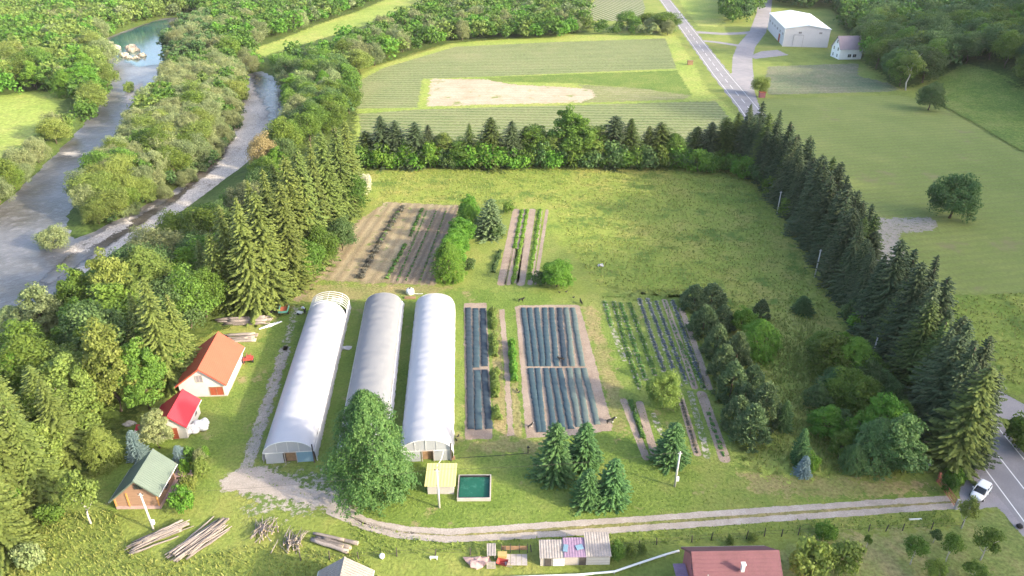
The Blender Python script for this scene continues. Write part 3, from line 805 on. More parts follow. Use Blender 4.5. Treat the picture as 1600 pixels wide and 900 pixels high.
def conifer(seed, H=18.0, D=7.5, levels=44, nb=14, z0=0.03, droop=0.34, spray=0.46, power=0.68, oval=False, fat=1.0):
    rng = np.random.default_rng(seed)
    Qs, T = [], []
    for li in range(levels):
        t = li / (levels - 1)
        z = H * (z0 + (1 - z0 - 0.02) * t)
        r0 = D / 2 * ((1 - t ** 2.0) ** 0.85 * (0.80 + 0.20 * min(1, t * 5)) if oval else (1 - t) ** power) + 0.12
        k = max(4, int(nb * (0.55 + 0.45 * (1 - t))))
        a0 = rng.uniform(0, 6.28)
        for b in range(k):
            az = a0 + 2 * math.pi * b / k + rng.uniform(-0.25, 0.25)
            if not oval and rng.random() < 0.06: continue
            r = r0 * rng.uniform(0.55, 1.18) * (1 + 0.16 * math.sin(az + seed) + 0.12 * math.sin(2 * az + 9 * t + seed))
            zb = z + rng.uniform(-0.4, 0.4) * H / levels
            dr = droop * rng.uniform(0.7, 1.3)
            m = max(3, int(r / (0.8 * spray)))
            u = (np.arange(m) + rng.uniform(0.2, 0.8, m)) / m
            e = np.array([math.cos(az), math.sin(az), 0.0])
            s = np.array([-math.sin(az), math.cos(az), 0.0])
            rise = 0.35 * (t ** 2) * r
            px = e[None] * (u * r)[:, None]
            pz = zb - dr * r * (u ** 1.3) + rise * u + 0.22 * r * np.maximum(u - 0.75, 0) * 2
            c = px + np.array([0, 0, 1.0])[None] * pz[:, None]
            slope = np.array([0, 0, -dr])
            ax = e + slope * 0.9
            ax = ax / np.linalg.norm(ax)
            wd = (0.16 + 0.20 * (1 - u)) * min(1.6, 0.5 + r * 0.35) * fat
            for side in (-1, 1):
                tip = s[None] * (side * wd * rng.uniform(0.7, 1.3, m))[:, None] + np.array([0, 0, -0.35])[None] * wd[:, None] + rng.normal(size=(m, 3)) * 0.05
                ln = ax[None] * (spray * rng.uniform(0.7, 1.2, m))[:, None]
                q = np.stack([c - ln * 0.45, c + tip * 0.9 + ln * 0.0, c + tip * 0.5 + ln * 0.75, c + ln * 0.6], 1)
                Qs.append(q)
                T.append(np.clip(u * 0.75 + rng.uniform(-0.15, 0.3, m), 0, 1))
            # hanging twigs
            dn = np.array([0, 0, -1.0])[None] * (wd * rng.uniform(0.5, 1.1, m))[:, None]
            ln = ax[None] * (spray * 0.5)
            Qs.append(np.stack([c - ln, c + ln, c + ln * 0.6 + dn, c - ln * 0.6 + dn], 1))
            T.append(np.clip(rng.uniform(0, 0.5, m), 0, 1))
    # leader
    c = np.array([[0, 0, H * 0.965]])
    for az in np.arange(0, 3.1, 0.8):
        s = np.array([math.cos(az), math.sin(az), 0]) * 0.12
        Qs.append(np.array([[c[0] - s - [0, 0, .6], c[0] + s - [0, 0, .6], c[0] + s * .2 + [0, 0, .6], c[0] - s * .2 + [0, 0, .6]]]))
        T.append(np.array([0.7]))
    Q = np.concatenate(Qs)
    Q[:, :, 2] = np.maximum(Q[:, :, 2], 0.03)
    return Q / np.array([D, D, H]), np.concatenate(T)

def feather(seed, H=15.0, D=11.0, sprays=1900, per=13, leaf=0.15, pw=3.2, lump=1.3):
    """broad crown to the ground, hung with drooping leafy sprays"""
    rng = np.random.default_rng(seed)
    t = rng.uniform(0, 1, sprays) ** 0.85
    az = rng.uniform(0, 6.28, sprays)
    ph = rng.uniform(0, 6.28, 6)
    wob = 1 + lump * (0.09 * np.sin(3 * az + ph[0] + 5 * t) + 0.08 * np.sin(5 * az + ph[1] - 11 * t) + 0.07 * np.sin(9 * az + 22 * t + ph[2]))
    r = D / 2 * (1 - t ** pw) ** 0.75 * (0.86 + 0.14 * np.minimum(1, t * 4)) * wob * rng.uniform(0.25, 1.0, sprays) ** 0.4
    e = np.column_stack([np.cos(az), np.sin(az), np.zeros(sprays)])
    base = e * r[:, None] + np.column_stack([np.zeros(sprays), np.zeros(sprays), H * (0.01 + 0.97 * t)])
    up = np.clip(t - 0.45, 0, 1)[:, None] * np.array([0, 0, 1.3])
    d = e * rng.uniform(0.6, 1.2, sprays)[:, None] + np.array([0, 0, -0.75]) + up + rng.normal(size=(sprays, 3)) * 0.3
    d /= np.linalg.norm(d, axis=1, keepdims=True)
    ln = rng.uniform(0.6, 1.3, sprays)
    k = np.repeat(np.arange(sprays), per)
    u = rng.uniform(-0.5, 0.5, len(k))
    pos = base[k] + d[k] * (u * ln[k])[:, None] + rng.normal(size=(len(k), 3)) * 0.13
    nrm = e[k] * 0.7 + np.array([0, 0, 0.75]) + rng.normal(size=(len(k), 3)) * 0.4
    tint = np.clip(rng.uniform(0, 1, sprays)[k] * 0.55 + rng.uniform(0, 0.45, len(k)), 0, 1)
    Q = leaf_quads(pos, nrm, leaf, rng, 0.55)
    Q[:, :, 2] = np.maximum(Q[:, :, 2], 0.03)
    return Q / np.array([D, D, H]), tint

def pine(seed, H=6.0, D=4.6, clumps=120, per=56):
    """young bushy pine: upright candles of long needles on a broad egg shape"""
    rng = np.random.default_rng(seed)
    C = []
    while len(C) < clumps:
        t = rng.uniform(0, 1)
        r = D / 2 * (1 - t ** 1.9) ** 0.85 * rng.uniform(0.45, 1.0) ** 0.5
        az = rng.uniform(0, 6.28)
        C.append((r * math.cos(az), r * math.sin(az), H * (0.05 + 0.9 * t)))
    C = np.array(C)
    n = clumps * per
    ci = np.repeat(np.arange(clumps), per)
    out = C * np.array([1, 1, 0]) / (D / 2)
    d = rng.normal(size=(n, 3)) * 0.75 + out[ci] * 0.9 + np.array([0, 0, 1.0])
    d /= np.linalg.norm(d, axis=1, keepdims=True)
    base = C[ci] + rng.normal(size=(n, 3)) * 0.17
    ln = rng.uniform(0.25, 0.5, n)[:, None]
    s = np.cross(d, rng.normal(size=(n, 3)))
    s /= np.linalg.norm(s, axis=1, keepdims=True)
    wd = 0.085
    Q = np.stack([base - s * wd, base + s * wd, base + d * ln + s * wd * 0.4, base + d * ln - s * wd * 0.4], 1)
    Q[:, :, 2] = np.maximum(Q[:, :, 2], 0.02)
    tint = np.clip(rng.uniform(0, 1, clumps)[ci] * 0.5 + rng.uniform(0, 0.55, n), 0, 1)
    return Q / np.array([D, D, H]), tint

def trunk_mesh(name, H, D, zt, r0, limbs, seed):
    rng = np.random.default_rng(seed)
    mb = MB()
    pts = [(rng.normal() * 0.02 * D * (i > 0), rng.normal() * 0.02 * D * (i > 0), H * zt * i / 4) for i in range(5)]
    mb.tube(pts, [r0 * (1 - 0.17 * i) for i in range(5)], 7)
    for k in range(limbs):
        az = 6.28 * k / max(limbs, 1) + rng.uniform(-.4, .4)
        z = H * zt * rng.uniform(0.4, 0.95)
        l = D * rng.uniform(0.22, 0.36)
        p = [(0, 0, z), (l * .5 * math.cos(az), l * .5 * math.sin(az), z + H * .10), (l * math.cos(az), l * math.sin(az), z + H * .24)]
        mb.tube(p, [r0 * .45, r0 * .3, r0 * .12], 5)
    me = mb.mesh(name, True)
    s = np.array([1 / D, 1 / D, 1 / H])
    for v in me.vertices:
        v.co = Vector(np.array(v.co) * s)
    me.materials.append(None)
    return me

UNIT = {}
def reg(key, gen, tr):
    lst = []
    for i, (Q, t) in enumerate(gen):
        me = quad_mesh('crown_' + key, Q, t)
        me.materials.append(None)
        lst.append(me)
    UNIT[key] = (lst, tr)
reg('broad', [broadleaf(10 + i) for i in range(4)], trunk_mesh('trunk', 11, 9, .5, .28, 5, 1))
reg('tall', [feather(45, 14, 8, 1500, 12, 0.16)] + [broadleaf(20 + i, 14, 8, 0.03, 120, 110, 0.18, cone=0.45, clump_r=0.15) for i in range(3)], trunk_mesh('trunk', 14, 8, .6, .28, 5, 2))
reg('willow', [broadleaf(30 + i, 8, 9, 0.02, 120, 100, 0.14, clump_r=0.14, droop=0.5) for i in range(3)], trunk_mesh('trunk', 8, 9, .5, .25, 6, 3))
reg('big', [feather(40, sprays=4600, per=12, leaf=0.135, pw=2.0, lump=1.7)], trunk_mesh('trunk', 15, 11, .8, .35, 0, 4))
reg('stem', [broadleaf(50 + i, 4.5, 3.6, 0.34, 40, 60, 0.12, clump_r=0.2) for i in range(3)], trunk_mesh('trunk', 4.5, 3.6, .6, .11, 5, 5))
reg('birch', [broadleaf(60, 12, 6, 0.30, 60, 60, 0.19, cone=0.3, clump_r=0.18)], trunk_mesh('trunk', 12, 6, .8, .2, 4, 6))
reg('bush', [broadleaf(70 + i, 2.2, 2.8, 0.0, 34, 60, 0.12, clump_r=0.22) for i in range(3)], trunk_mesh('stem', 2.2, 2.8, .5, .05, 5, 7))
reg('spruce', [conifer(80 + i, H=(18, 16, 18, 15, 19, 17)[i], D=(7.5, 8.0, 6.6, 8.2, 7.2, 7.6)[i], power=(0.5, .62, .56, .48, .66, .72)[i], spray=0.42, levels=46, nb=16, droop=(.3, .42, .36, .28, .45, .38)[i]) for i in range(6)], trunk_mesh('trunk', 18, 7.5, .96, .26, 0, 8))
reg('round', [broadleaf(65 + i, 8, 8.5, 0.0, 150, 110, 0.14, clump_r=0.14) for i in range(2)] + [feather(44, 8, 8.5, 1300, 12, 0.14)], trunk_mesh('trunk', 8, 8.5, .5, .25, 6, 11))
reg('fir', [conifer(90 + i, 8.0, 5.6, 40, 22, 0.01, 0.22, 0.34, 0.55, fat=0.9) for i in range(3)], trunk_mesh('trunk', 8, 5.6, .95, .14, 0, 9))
reg('pine', [pine(95 + i) for i in range(3)], trunk_mesh('trunk', 6, 4.6, .85, .12, 0, 10))
LOW = [broadleaf(200 + i, 11, 9, 0.05, 26, 17, 0.62, clump_r=0.22) for i in range(4)]

NAMES = dict(broad='broadleaf_tree', tall='broadleaf_tree', willow='willow_tree', big='broadleaf_tree', stem='orchard_tree', birch='birch_tree', bush='shrub', spruce='spruce_tree', fir='fir_tree', round='broadleaf_tree', pine='pine_tree')
CATS = dict(broadleaf_tree='tree', willow_tree='willow', orchard_tree='fruit tree', birch_tree='birch', shrub='shrub', spruce_tree='spruce', fir_tree='fir', pine_tree='pine')
VAR = {}
def tree(key, mat, x, y, h, w, label, group=None, bark='bark', z=None, lean=0.0):
    nm = NAMES[key]
    z = hz1(x, y) if z is None else z
    r = thing(nm, label, CATS[nm], (x, y, z - 0.03), random.uniform(0, 6.28), group, (w, w, h))
    if lean:
        r.rotation_euler = (lean, 0, r.rotation_euler.z)
    VAR[key] = VAR.get(key, -1) + 1
    crowns, tr = UNIT[key]
    c = put(bpy.data.objects.new('crown', crowns[VAR[key] % len(crowns)]), r)
    c.material_slots[0].link = 'OBJECT'
    c.material_slots[0].material = L[mat]
    t = put(bpy.data.objects.new('stem' if key == 'bush' else 'trunk', tr), r)
    t.material_slots[0].link = 'OBJECT'
    t.material_slots[0].material = M[bark]
    return r
def ptree(key, mat, px, by, ty, wpx, label, group=None, **kw):
    """tree whose foot is at pixel (px, by), whose tip reaches row ty and which is wpx wide"""
    x, y = P2(px, by)
    z = hz1(x, y)
    if abs(z) > 0.1:
        x, y = P2(px, by, z)
    return tree(key, mat, x, y, height(by, ty, z), wpx / ppm(by), label, group, **kw)

# ------------------------------------------------------------------ buildings
def roof_slabs(parent, xl, xr, ezl, ezr, rz, l, over, mat, th=0.09, y0=None, y1=None):
    mb = MB()
    y0 = -over if y0 is None else y0
    y1 = l + over if y1 is None else y1
    for xe, ez in ((xl, ezl), (xr, ezr)):
        sl = (rz - ez) / abs(xe)
        x2 = xe + math.copysign(over, xe)
        z2 = ez - sl * over
        prof = [(0, rz + 0.02), (x2, z2 + 0.02), (x2, z2 + 0.02 + th), (0, rz + 0.02 + th)]
        if xe < 0: prof = prof[::-1]
        mb.prism(prof, y0, y1)
    r = mb.build('roof', mat, parent)
    cap = MB().prism([(-0.14, rz + th - 0.02), (0.14, rz + th - 0.02), (0.0, rz + th + 0.09)], y0 - 0.01, y1 + 0.01)
    cap.build('ridge_cap', mat, r)
    for xe, ez in ((xl, ezl), (xr, ezr)):
        x2 = xe + math.copysign(over + 0.06, xe)
        z2 = ez - (rz - ez) / abs(xe) * over - 0.02
        MB().tube([(x2, y0, z2), (x2, y1, z2)], 0.055, 6).build('gutter', M['steel'], r)
        for ya in (y0 - 0.045, y1 + 0.015):
            MB().prism([(0, rz - 0.14), (x2 * .98, z2 - 0.1), (x2 * .98, z2 + 0.09), (0, rz + 0.06)][::(1 if xe < 0 else -1)], ya, ya + 0.03).build('bargeboard', mat, r)
    return r
def gable(root, xl, xr, ezl, ezr, rz, l, over, wall, roof):
    w = MB().prism([(xl, 0), (xr, 0), (xr, ezr), (0, rz), (xl, ezl)], 0, l).build('wall', wall, root)
    return w, roof_slabs(root, xl, xr, ezl, ezr, rz, l, over, roof)
def opening(root, side, u, z, w, h, frame, pane, name='window', xl=0, xr=0, proud=0.05, bars=1):
    """a framed window or door on a wall: 'f' front gable, 'r' right wall, 'l' left wall"""
    fr, pn = MB(), MB()
    t = 0.09
    def bx(mb, du, dz, sw, sh, dep, off):
        if side == 'f':
            mb.box((u + du, -off, z + h / 2 + dz), (sw, dep, sh))
        else:
            x = xr if side == 'r' else xl
            mb.box((x + (off if side == 'r' else -off), u + du, z + h / 2 + dz), (dep, sw, sh))
    for s in (-1, 1):
        bx(fr, s * (w / 2), 0, t, h + t, proud * 2, proud * 0.5)
        bx(fr, 0, s * (h / 2), w - t, t, proud * 2, proud * 0.5)
    if bars:
        bx(fr, 0, 0, 0.05, h - t, proud * 1.6, proud * 0.4)
    f = fr.build(name, frame, root)
    bx(pn, 0, 0, w - t, h - t, 0.03, 0.02)
    pn.build('pane' if name == 'window' else 'leaf_board', pane, f)
    return f

# orange-roofed barn
h = thing('barn', 'white walled barn with bright orange metal roof and red-brown door', 'barn', (-45.0, 85.6, 0), 0.065)
gable(h, -3.5, 3.1, 2.35, 2.35, 5.0, 9.3, 0.38, M['white_wall'], M['orange_roof'])
d = opening(h, 'f', 1.75, 0.05, 1.9, 1.55, M['wood_brown'], M['door_red'], 'door')
MB().tube([(1.75, -0.13, 0.9), (1.75, -0.13, 1.1)], 0.03, 6).build('handle', M['wood_dark'], d)
opening(h, 'f', -0.35, 2.55, 0.95, 1.2, M['wood_grey'], M['shutter'])
MB().box((-0.2, 4.6, 0.08), (6.75, 9.45, 0.16)).build('plinth', M['concrete'], h)
# red-roofed shed
h = thing('shed', 'small whitewashed shed with crimson metal roof beside white sacks', 'shed', (-45.7, 76.2, 0), 0.06)
gable(h, -3.2, 1.75, 1.55, 2.35, 3.95, 5.4, 0.34, M['white_wall'], M['red_roof'])
d = opening(h, 'f', 0.15, 0.05, 0.9, 1.75, M['gate_red'], M['door_red'], 'door', bars=0)
opening(h, 'f', -0.9, 1.3, 0.5, 0.5, M['wood_dark'], M['glass'])
opening(h, 'r', 3.9, 0.9, 0.6, 0.7, M['wood_grey'], M['glass'], xr=1.75)
# little open shelter left of it
h = thing('lean_to', 'little red roofed open shelter beside the crimson shed', 'shelter', (-50.0, 75.6, 0), 0.1)
MB().box((0, 0.7, 1.45), (1.5, 1.7, 0.07), tilt=0.3).build('roof', M['red_roof'], h)
for sx in (-0.65, 0.65):
    for sy, hh in ((0.05, 1.22), (1.35, 1.6)):
        MB().box((sx, sy, hh / 2), (0.09, 0.09, hh)).build('post', M['wood_brown'], h)
MB().box((0, 0.7, 0.42), (1.2, 0.9, 0.06)).build('bench_board', M['rust'], h)
# log cabin with grey-green roof
h = thing('cabin', 'small log cabin with pale grey-green metal roof and orange trim', 'cabin', (-44.15, 63.5, 0), 0.015)
gable(h, -3.25, 1.95, 1.85, 2.75, 4.75, 4.7, 0.42, M['cabin_wood'], M['green_roof'])
MB().box((-0.65, 2.35, 0.24), (5.3, 4.8, 0.48)).build('plinth', M['pink_stone'], h)
opening(h, 'f', 0.05, 3.2, 0.9, 0.65, M['wood_dark'], M['glass'])
opening(h, 'r', 2.4, 1.1, 0.8, 0.8, M['wood_dark'], M['glass'], xr=1.95)
for x_, z_, w_, h_ in ((-1.62, 1.5, .16, 2.1), (-3.2, 1.1, .14, 1.3), (1.9, 1.6, .12, 2.2)):
    MB().box((x_, -0.04, z_), (w_, 0.1, h_)).build('corner_trim', M['cabin_trim'], h)
dk = MB().box((2.55, 3.2, 0.2), (1.15, 3.4, 0.4)).box((2.6, 5.3, 0.2), (2.2, 1.6, 0.4)).build('deck', M['pink_stone'], h)
for yy in (1.7, 3.4, 4.8):
    MB().box((3.0, yy, 0.85), (0.08, 0.08, 0.95)).build('railing_post', M['wood_dark'], dk)
MB().box((3.0, 3.25, 1.3), (0.07, 3.2, 0.07)).build('railing', M['wood_dark'], dk)
MB().box((2.2, 5.2, 1.5), (0.12, 0.12, 2.3)).build('porch_post', M['wood_dark'], h)
# pump house with yellow roof
h = thing('pump_house', 'tiny block hut with yellow corrugated sheet roof by the water tank', 'hut', (-8.75, 65.9, 0), 0.0)
MB().box((0, 1.45, 0.85), (3.2, 2.9, 1.7)).build('wall', M['concrete'], h)
MB().box((0, 1.4, 1.86), (3.75, 3.7, 0.08), tilt=0.08).build('roof', M['yellow_roof'], h)
opening(h, 'l', 1.4, 0.1, 0.8, 1.4, M['wood_dark'], M['wood_brown'], 'door', xl=-1.6, bars=0)
# open tank
h = thing('water_tank', 'square concrete irrigation tank full of dark green water', 'tank', (-4.65, 66.75, 0), 0.01)
w = MB()
for cx, cy, sx, sy in ((0, -1.98, 4.1, .13), (0, 1.98, 4.1, .13), (-1.985, 0, .13, 3.83), (1.985, 0, .13, 3.83)):
    w.box((cx, cy, 0.24), (sx, sy, 0.48))
w.build('rim', M['concrete'], h)
lin = MB()
for cx, cy, sx, sy in ((0, -1.88, 3.84, .06), (0, 1.88, 3.84, .06), (-1.89, 0, .06, 3.7), (1.89, 0, .06, 3.7)):
    lin.box((cx, cy, 0.35), (sx, sy, 0.3))
lin.build('liner', M['blackpipe'], h)
MB().box((0, 0, 0.12), (3.74, 3.72, 0.2)).build('water', M['tankwater'], h)
# grey-tiled house at the bottom edge
h = thing('house', 'house with weathered grey tile roof standing beyond the wire fence', 'house', (-17.25, 45.2, 0), 0.02)
gable(h, -2.6, 2.5, 2.5, 2.5, 4.3, 7.0, 0.3, M['white_wall'], M['tile_roof'])
opening(h, 'r', 3.5, 0.9, 0.9, 1.0, M['wood_grey'], M['glass'], xr=2.5)
# plum-roofed house
h = thing('house', 'plum red metal roofed house with pink clad gable and vent', 'house', (18.55, 51.7, 0), -math.pi / 2 + 0.02)
gable(h, -2.75, 4.6, 3.5, 2.2, 5.95, 8.4, 0.3, M['plum_wall'], M['plum_roof'])
for u, z in ((0.35, 4.3), (1.6, 3.2)):
    f = MB()
    f.add([(u, -0.03, z - .42), (u + .28, -0.03, z), (u, -0.03, z + .42), (u - .28, -0.03, z), (u, -0.09, z - .42), (u + .28, -0.09, z), (u, -0.09, z + .42), (u - .28, -0.09, z)],
          [(4, 5, 6, 7), (0, 1, 5, 4), (1, 2, 6, 5), (2, 3, 7, 6), (3, 0, 4, 7)])
    f.build('diamond_window', M['glass'], h)
MB().box((1.6, 4.6, 5.55), (0.32, 0.32, 1.0)).box((1.6, 4.6, 6.07), (0.46, 0.46, 0.07)).build('chimney', M['steel'], h)
MB().tube([(2.4, 0.9, 4.6), (2.4, 0.9, 5.5)], 0.07, 8).build('vent_pipe', M['concrete'], h)
MB().box((1.6, -0.8, 2.45), (6.4, 1.3, 0.09)).build('porch_roof', M['purple_sheet'], h)
opening(h, 'l', 4.0, 1.0, 1.0, 1.1, M['white_paint'], M['glass'], xl=-2.75)
# warehouse and house far up the road
h = thing('warehouse', 'big white sheet-metal warehouse with low gable roof beside the side road', 'warehouse', (140.0, 358.5, hz1(140, 358)), -0.16)
gable(h, -10.2, 10.2, 8.3, 8.3, 9.9, 50, 0.35, M['barn_wall'], M['barn_roof'])
for u in (-3.3, 6.0):
    opening(h, 'f', u, 6.0, 1.5, 1.0, M['steel'], M['shutter'])
fr = MB().box((-1.5, -0.06, 2.7), (0.1, 0.12, 5.4)).box((-6.0, -0.06, 2.7), (0.1, 0.12, 5.4)).box((-3.75, -0.06, 5.45), (4.6, 0.12, 0.12)).build('door', M['shutter'], h)
MB().box((-3.75, -0.03, 2.7), (4.4, 0.06, 5.4)).build('door_leaf', M['barn_wall'], fr)
for k in range(6):
    opening(h, 'l', 5 + 8 * k, 4.4, 3.4, 1.3, M['steel'], M['shutter'], xl=-10.2)
opening(h, 'l', 13, 0.1, 4.0, 3.6, M['rust'], M['door_red'], 'door', xl=-10.2)
MB().tube([(-10.35, -0.15, 0), (-10.35, -0.15, 8.2)], 0.12, 6).build('downpipe', M['steel'], h)
h = thing('house', 'white three-storey house with grey-lilac roof beside the warehouse', 'house', (144.2, 333.2, hz1(147, 333)), -math.pi / 2 + 0.05)
gable(h, -4.2, 4.2, 4.6, 4.6, 9.2, 10, 0.35, M['white_paint'], M['house_roof'])
for u in (-2.0, 2.0):
    for z in (0.7, 3.4):
        opening(h, 'f', u, z, 1.1, 1.4, M['white_paint'], M['glass'])
opening(h, 'f', 0.2, 6.3, 1.1, 1.4, M['white_paint'], M['glass'])
for u in (4.5, 6.8):
    opening(h, 'r', u, 0.9, 1.6, 1.4, M['white_paint'], M['glass'], xr=4.2)
# coops
def coop(name, label, x0, x1, y, dep, hf, hb, roofm, wallm, door=None):
    h = thing(name, label, 'coop', ((x0 + x1) / 2, y, 0), 0.015)
    w = x1 - x0
    mb = MB()
    mb.add([(-w/2, 0, 0), (w/2, 0, 0), (w/2, dep, 0), (-w/2, dep, 0), (-w/2, 0, hf), (w/2, 0, hf), (w/2, dep, hb), (-w/2, dep, hb)],
           [(3, 2, 1, 0), (4, 5, 6, 7), (0, 1, 5, 4), (1, 2, 6, 5), (2, 3, 7, 6), (3, 0, 4, 7)])
    mb.build('wall', wallm, h)
    t = (hb - hf) / dep
    MB().box((0, dep / 2 - .05, (hf + hb) / 2 + 0.07), (w + 0.16, dep + 0.45, 0.05), tilt=t).build('roof', roofm, h)
    if door is not None:
        MB().box((door, -0.03, hf * 0.42), (0.75, 0.06, hf * 0.8)).build('doorway', M['wood_dark'], h)
    return h
h = coop('chicken_coop', 'low coop under ribbed grey sheet with pallet fence in front', 3.1, 5.65, 55.1, 1.9, 1.45, 1.65, M['grey_sheet'], M['wood_grey'], -0.45)
for k in range(5):
    MB().box((0.75, -0.12, 0.2 + 0.24 * k), (1.25, 0.04, 0.12)).build('fence_slat', M['white_paint'], h)
h = coop('chicken_coop', 'middle coop patched with faded purple sheet and plastic', 5.75, 8.05, 55.2, 2.0, 1.5, 1.75, M['purple_sheet'], M['wood_grey'], 0.85)
MB().box((0.55, 0.9, 1.78), (0.8, 0.6, 0.03), rz=0.3, tilt=.12).build('plastic_patch', M['blue_film'], h)
MB().box((-1.0, 0.8, 1.77), (0.5, 0.9, 0.03), rz=-0.2, tilt=.12).build('plastic_patch', M['blue_film'], h)
h = coop('chicken_coop', 'tallest coop with wide ribbed grey sheet roof at the end', 8.15, 10.75, 55.25, 2.5, 1.55, 2.0, M['grey_sheet'], M['white_wall'])
for k in range(3):
    MB().box((0, -0.05, 0.35 + 0.42 * k), (2.5, 0.03, 0.05)).build('wall_batten', M['wood_grey'], h)

# ------------------------------------------------------------------ greenhouses
def profile(hw, ez, top, n=9):
    """gothic arch from left eave to right eave"""
    pts = []
    for i in range(n + 1):
        t = i / n
        x = -hw * math.cos(t * math.pi / 2) ** 0.9
        z = ez + (top - ez) * (math.sin(t * math.pi / 2) ** 1.15 * 0.93 + 0.07 * t)
        pts.append((x, z))
    return pts + [(-x, z) for x, z in pts[-2::-1]]
def greenhouse(label, front, back, hw, cover_m, side_m, seed, cover_to=None, torn=False, roll_right=0.0):
    dx, dy = back[0] - front[0], back[1] - front[1]
    ln = math.hypot(dx, dy)
    r = thing('greenhouse', label, 'greenhouse', (front[0], front[1], 0), math.atan2(-dx, dy))
    rg = np.random.default_rng(seed)
    ez, top = 1.75, 3.55
    prof = profile(hw, ez, top)
    end = cover_to or ln
    ys = np.arange(0, end + 0.01, 0.4)
    grid = []
    ph = rg.uniform(0, 6.28, 4)
    for y in ys:
        sag = 0.07 * (math.cos(2 * math.pi * y / 2.0) - 1) * 0.5
        row = []
        for k, (x, z) in enumerate(prof):
            t = k / (len(prof) - 1)
            j = 0.02 * math.sin(y * 0.9 + ph[0] + 5 * t) + 0.03 * rg.normal() + 0.03 * math.sin(2.3 * y + 9 * t + ph[1]) * math.sin(.37 * y + ph[2])
            f = 1 + (sag + j) * (0.35 + math.sin(math.pi * t)) / 3.0
            yy = y
            if torn and y > end - 2.5:
                yy = y + max(0.0, 0.55 - t) * 2.2 * (y - end + 2.5) / 2.5 - max(0.0, t - 0.5) * 4.5 * (y - end + 2.5) / 2.5
            row.append((x * f, yy, ez + (z - ez) * f))
        grid.append(row)
    MB().sheet(grid).build('roof_cover', cover_m, r, True)
    # side curtains, bulging a little between the hoops
    for s in (-1, 1):
        g = []
        for y in np.arange(0, ln + 0.01, 0.4):
            row = []
            for k in range(6):
                t = k / 5
                b = 0.07 * math.sin(math.pi * t) * (1 + 0.6 * math.sin(3.1 * y)) + 0.05 * rg.normal() * t + (roll_right if s > 0 else 0.05) * math.sin(math.pi * min(1, t * 1.3)) 
                row.append((s * (hw + 0.03 + b + 0.18 * t * (1 if s > 0 else 0.6)), y, 0.02 + (ez + 0.05) * (1 - t)))
            g.append(row)
        MB().sheet(g if s < 0 else [q[::-1] for q in g]).build('side_curtain', side_m, r, True)
        MB().tube([(s * (hw + 0.05), 0, ez), (s * (hw + 0.05), ln, ez)], 0.045, 6).build('eave_rail', M['steel'], r)
    # front wall: lower sheets, arch sheet, doorway, frame
    fw = MB()
    arch = [(x * 0.985, z * 0.985 + .02) for x, z in prof]
    fw.add([(x, 0.02, z) for x, z in arch], [tuple(range(len(arch)))])
    fw.build('gable_film', M['poly_grey'], r)
    dw = 0.75
    lo = MB()
    lo.box(((-hw - dw + 0.2) / 2, 0.0, ez / 2), (hw - dw - 0.2, 0.04, ez - 0.06))
    lo.build('end_wall', M['poly_grey'], r)
    lo = MB()
    lo.box(((hw + dw + 0.2) / 2, 0.0, ez / 2), (hw - dw - 0.25, 0.04, ez - 0.06))
    lo.build('end_wall', M['blue_film'] if seed == 1 else M['poly_grey'], r)
    dr = MB()
    for x in (-dw + 0.2, dw + 0.2):
        dr.box((x, -0.03, ez / 2), (0.09, 0.1, ez))
    dr.box((0.2, -0.03, ez), (2 * dw, 0.1, 0.1))
    d = dr.build('door_frame', M['wood_grey'], r)
    MB().box((0.2, 0.35, 0.75), (2 * dw - 0.1, 0.05, 1.45)).build('door', M['wood_brown'], d)
    fr = MB()
    fr.tube([(x, -0.03, z) for x, z in prof], 0.05, 6)
    fr.box((0, -0.03, ez), (2 * hw, 0.06, 0.07))
    for x in (-1.4, 0, 1.4):
        zt = float(np.interp(x, [p[0] for p in prof], [p[1] for p in prof]))
        fr.box((x, -0.03, (ez + zt) / 2), (0.06, 0.05, zt - ez))
    fr.build('end_frame', M['steel'], r)
    MB().tube([(hw - 0.05, -0.2, 0), (hw - 0.05, -0.2, 3.0)], 0.09, 6).build('corner_post', M['wood_dark'], r)
    # rear wall film
    rw = MB()
    rw.add([(x, ln - 0.02, z) for x, z in [(-hw, 0)] + prof + [(hw, 0)]][:: -1], [tuple(range(len(prof) + 2))])
    if not torn:
        rw.build('rear_film', M['poly_white'], r)
    return r, ln, prof, hw, ez
r1, ln, prof, hw, ez = greenhouse('long white tunnel greenhouse with torn film and bare hoops at its far end', (-28.8, 71.5), (-32.0, 110.9), 3.2, M['poly_white'], M['poly_white'], 1, cover_to=36.4, torn=True)
for k in range(6):
    y = ln - 3.6 + 0.72 * k
    MB().tube([(-hw, y, 0)] + [(x, y, z) for x, z in prof] + [(hw, y, 0)], 0.05, 6).build('hoop', M['steel'], r1)
for x, z in ((-2.2, 2.9), (0, 3.55), (2.2, 2.9)):
    MB().tube([(x, ln - 4.0, z + 0.02), (x, ln, z + 0.02)], 0.035, 6).build('purlin', M['steel'], r1)
tt = MB()
rg = np.random.default_rng(5)
tt.sheet([[(-hw + 0.1, ln - 0.05, 1.9 * (1 - v)) if u == 0 else (-hw + 0.1 + u, ln - 0.05 - 0.1 * rg.random(), 1.9 * (1 - v)) for u in np.linspace(0, 2.6, 6)] for v in np.linspace(0, 1, 4)])
tt.sheet([[(-hw + 0.25 + u, ln - 3.4 + v * 3.2, 2.35 + 0.55 * math.sin(u) + 0.1 * rg.normal()) for u in np.linspace(0, 1.9, 6)] for v in np.linspace(0, 1, 8)])
tt.sheet([[(0.4 + u, ln - 2.0 + v * 1.9, 2.75 - 0.3 * u + 0.12 * rg.normal()) for u in np.linspace(0, 2.0, 6)] for v in np.linspace(0, 1, 5)])
tt.build('torn_film', M['poly_clear'], r1, True)
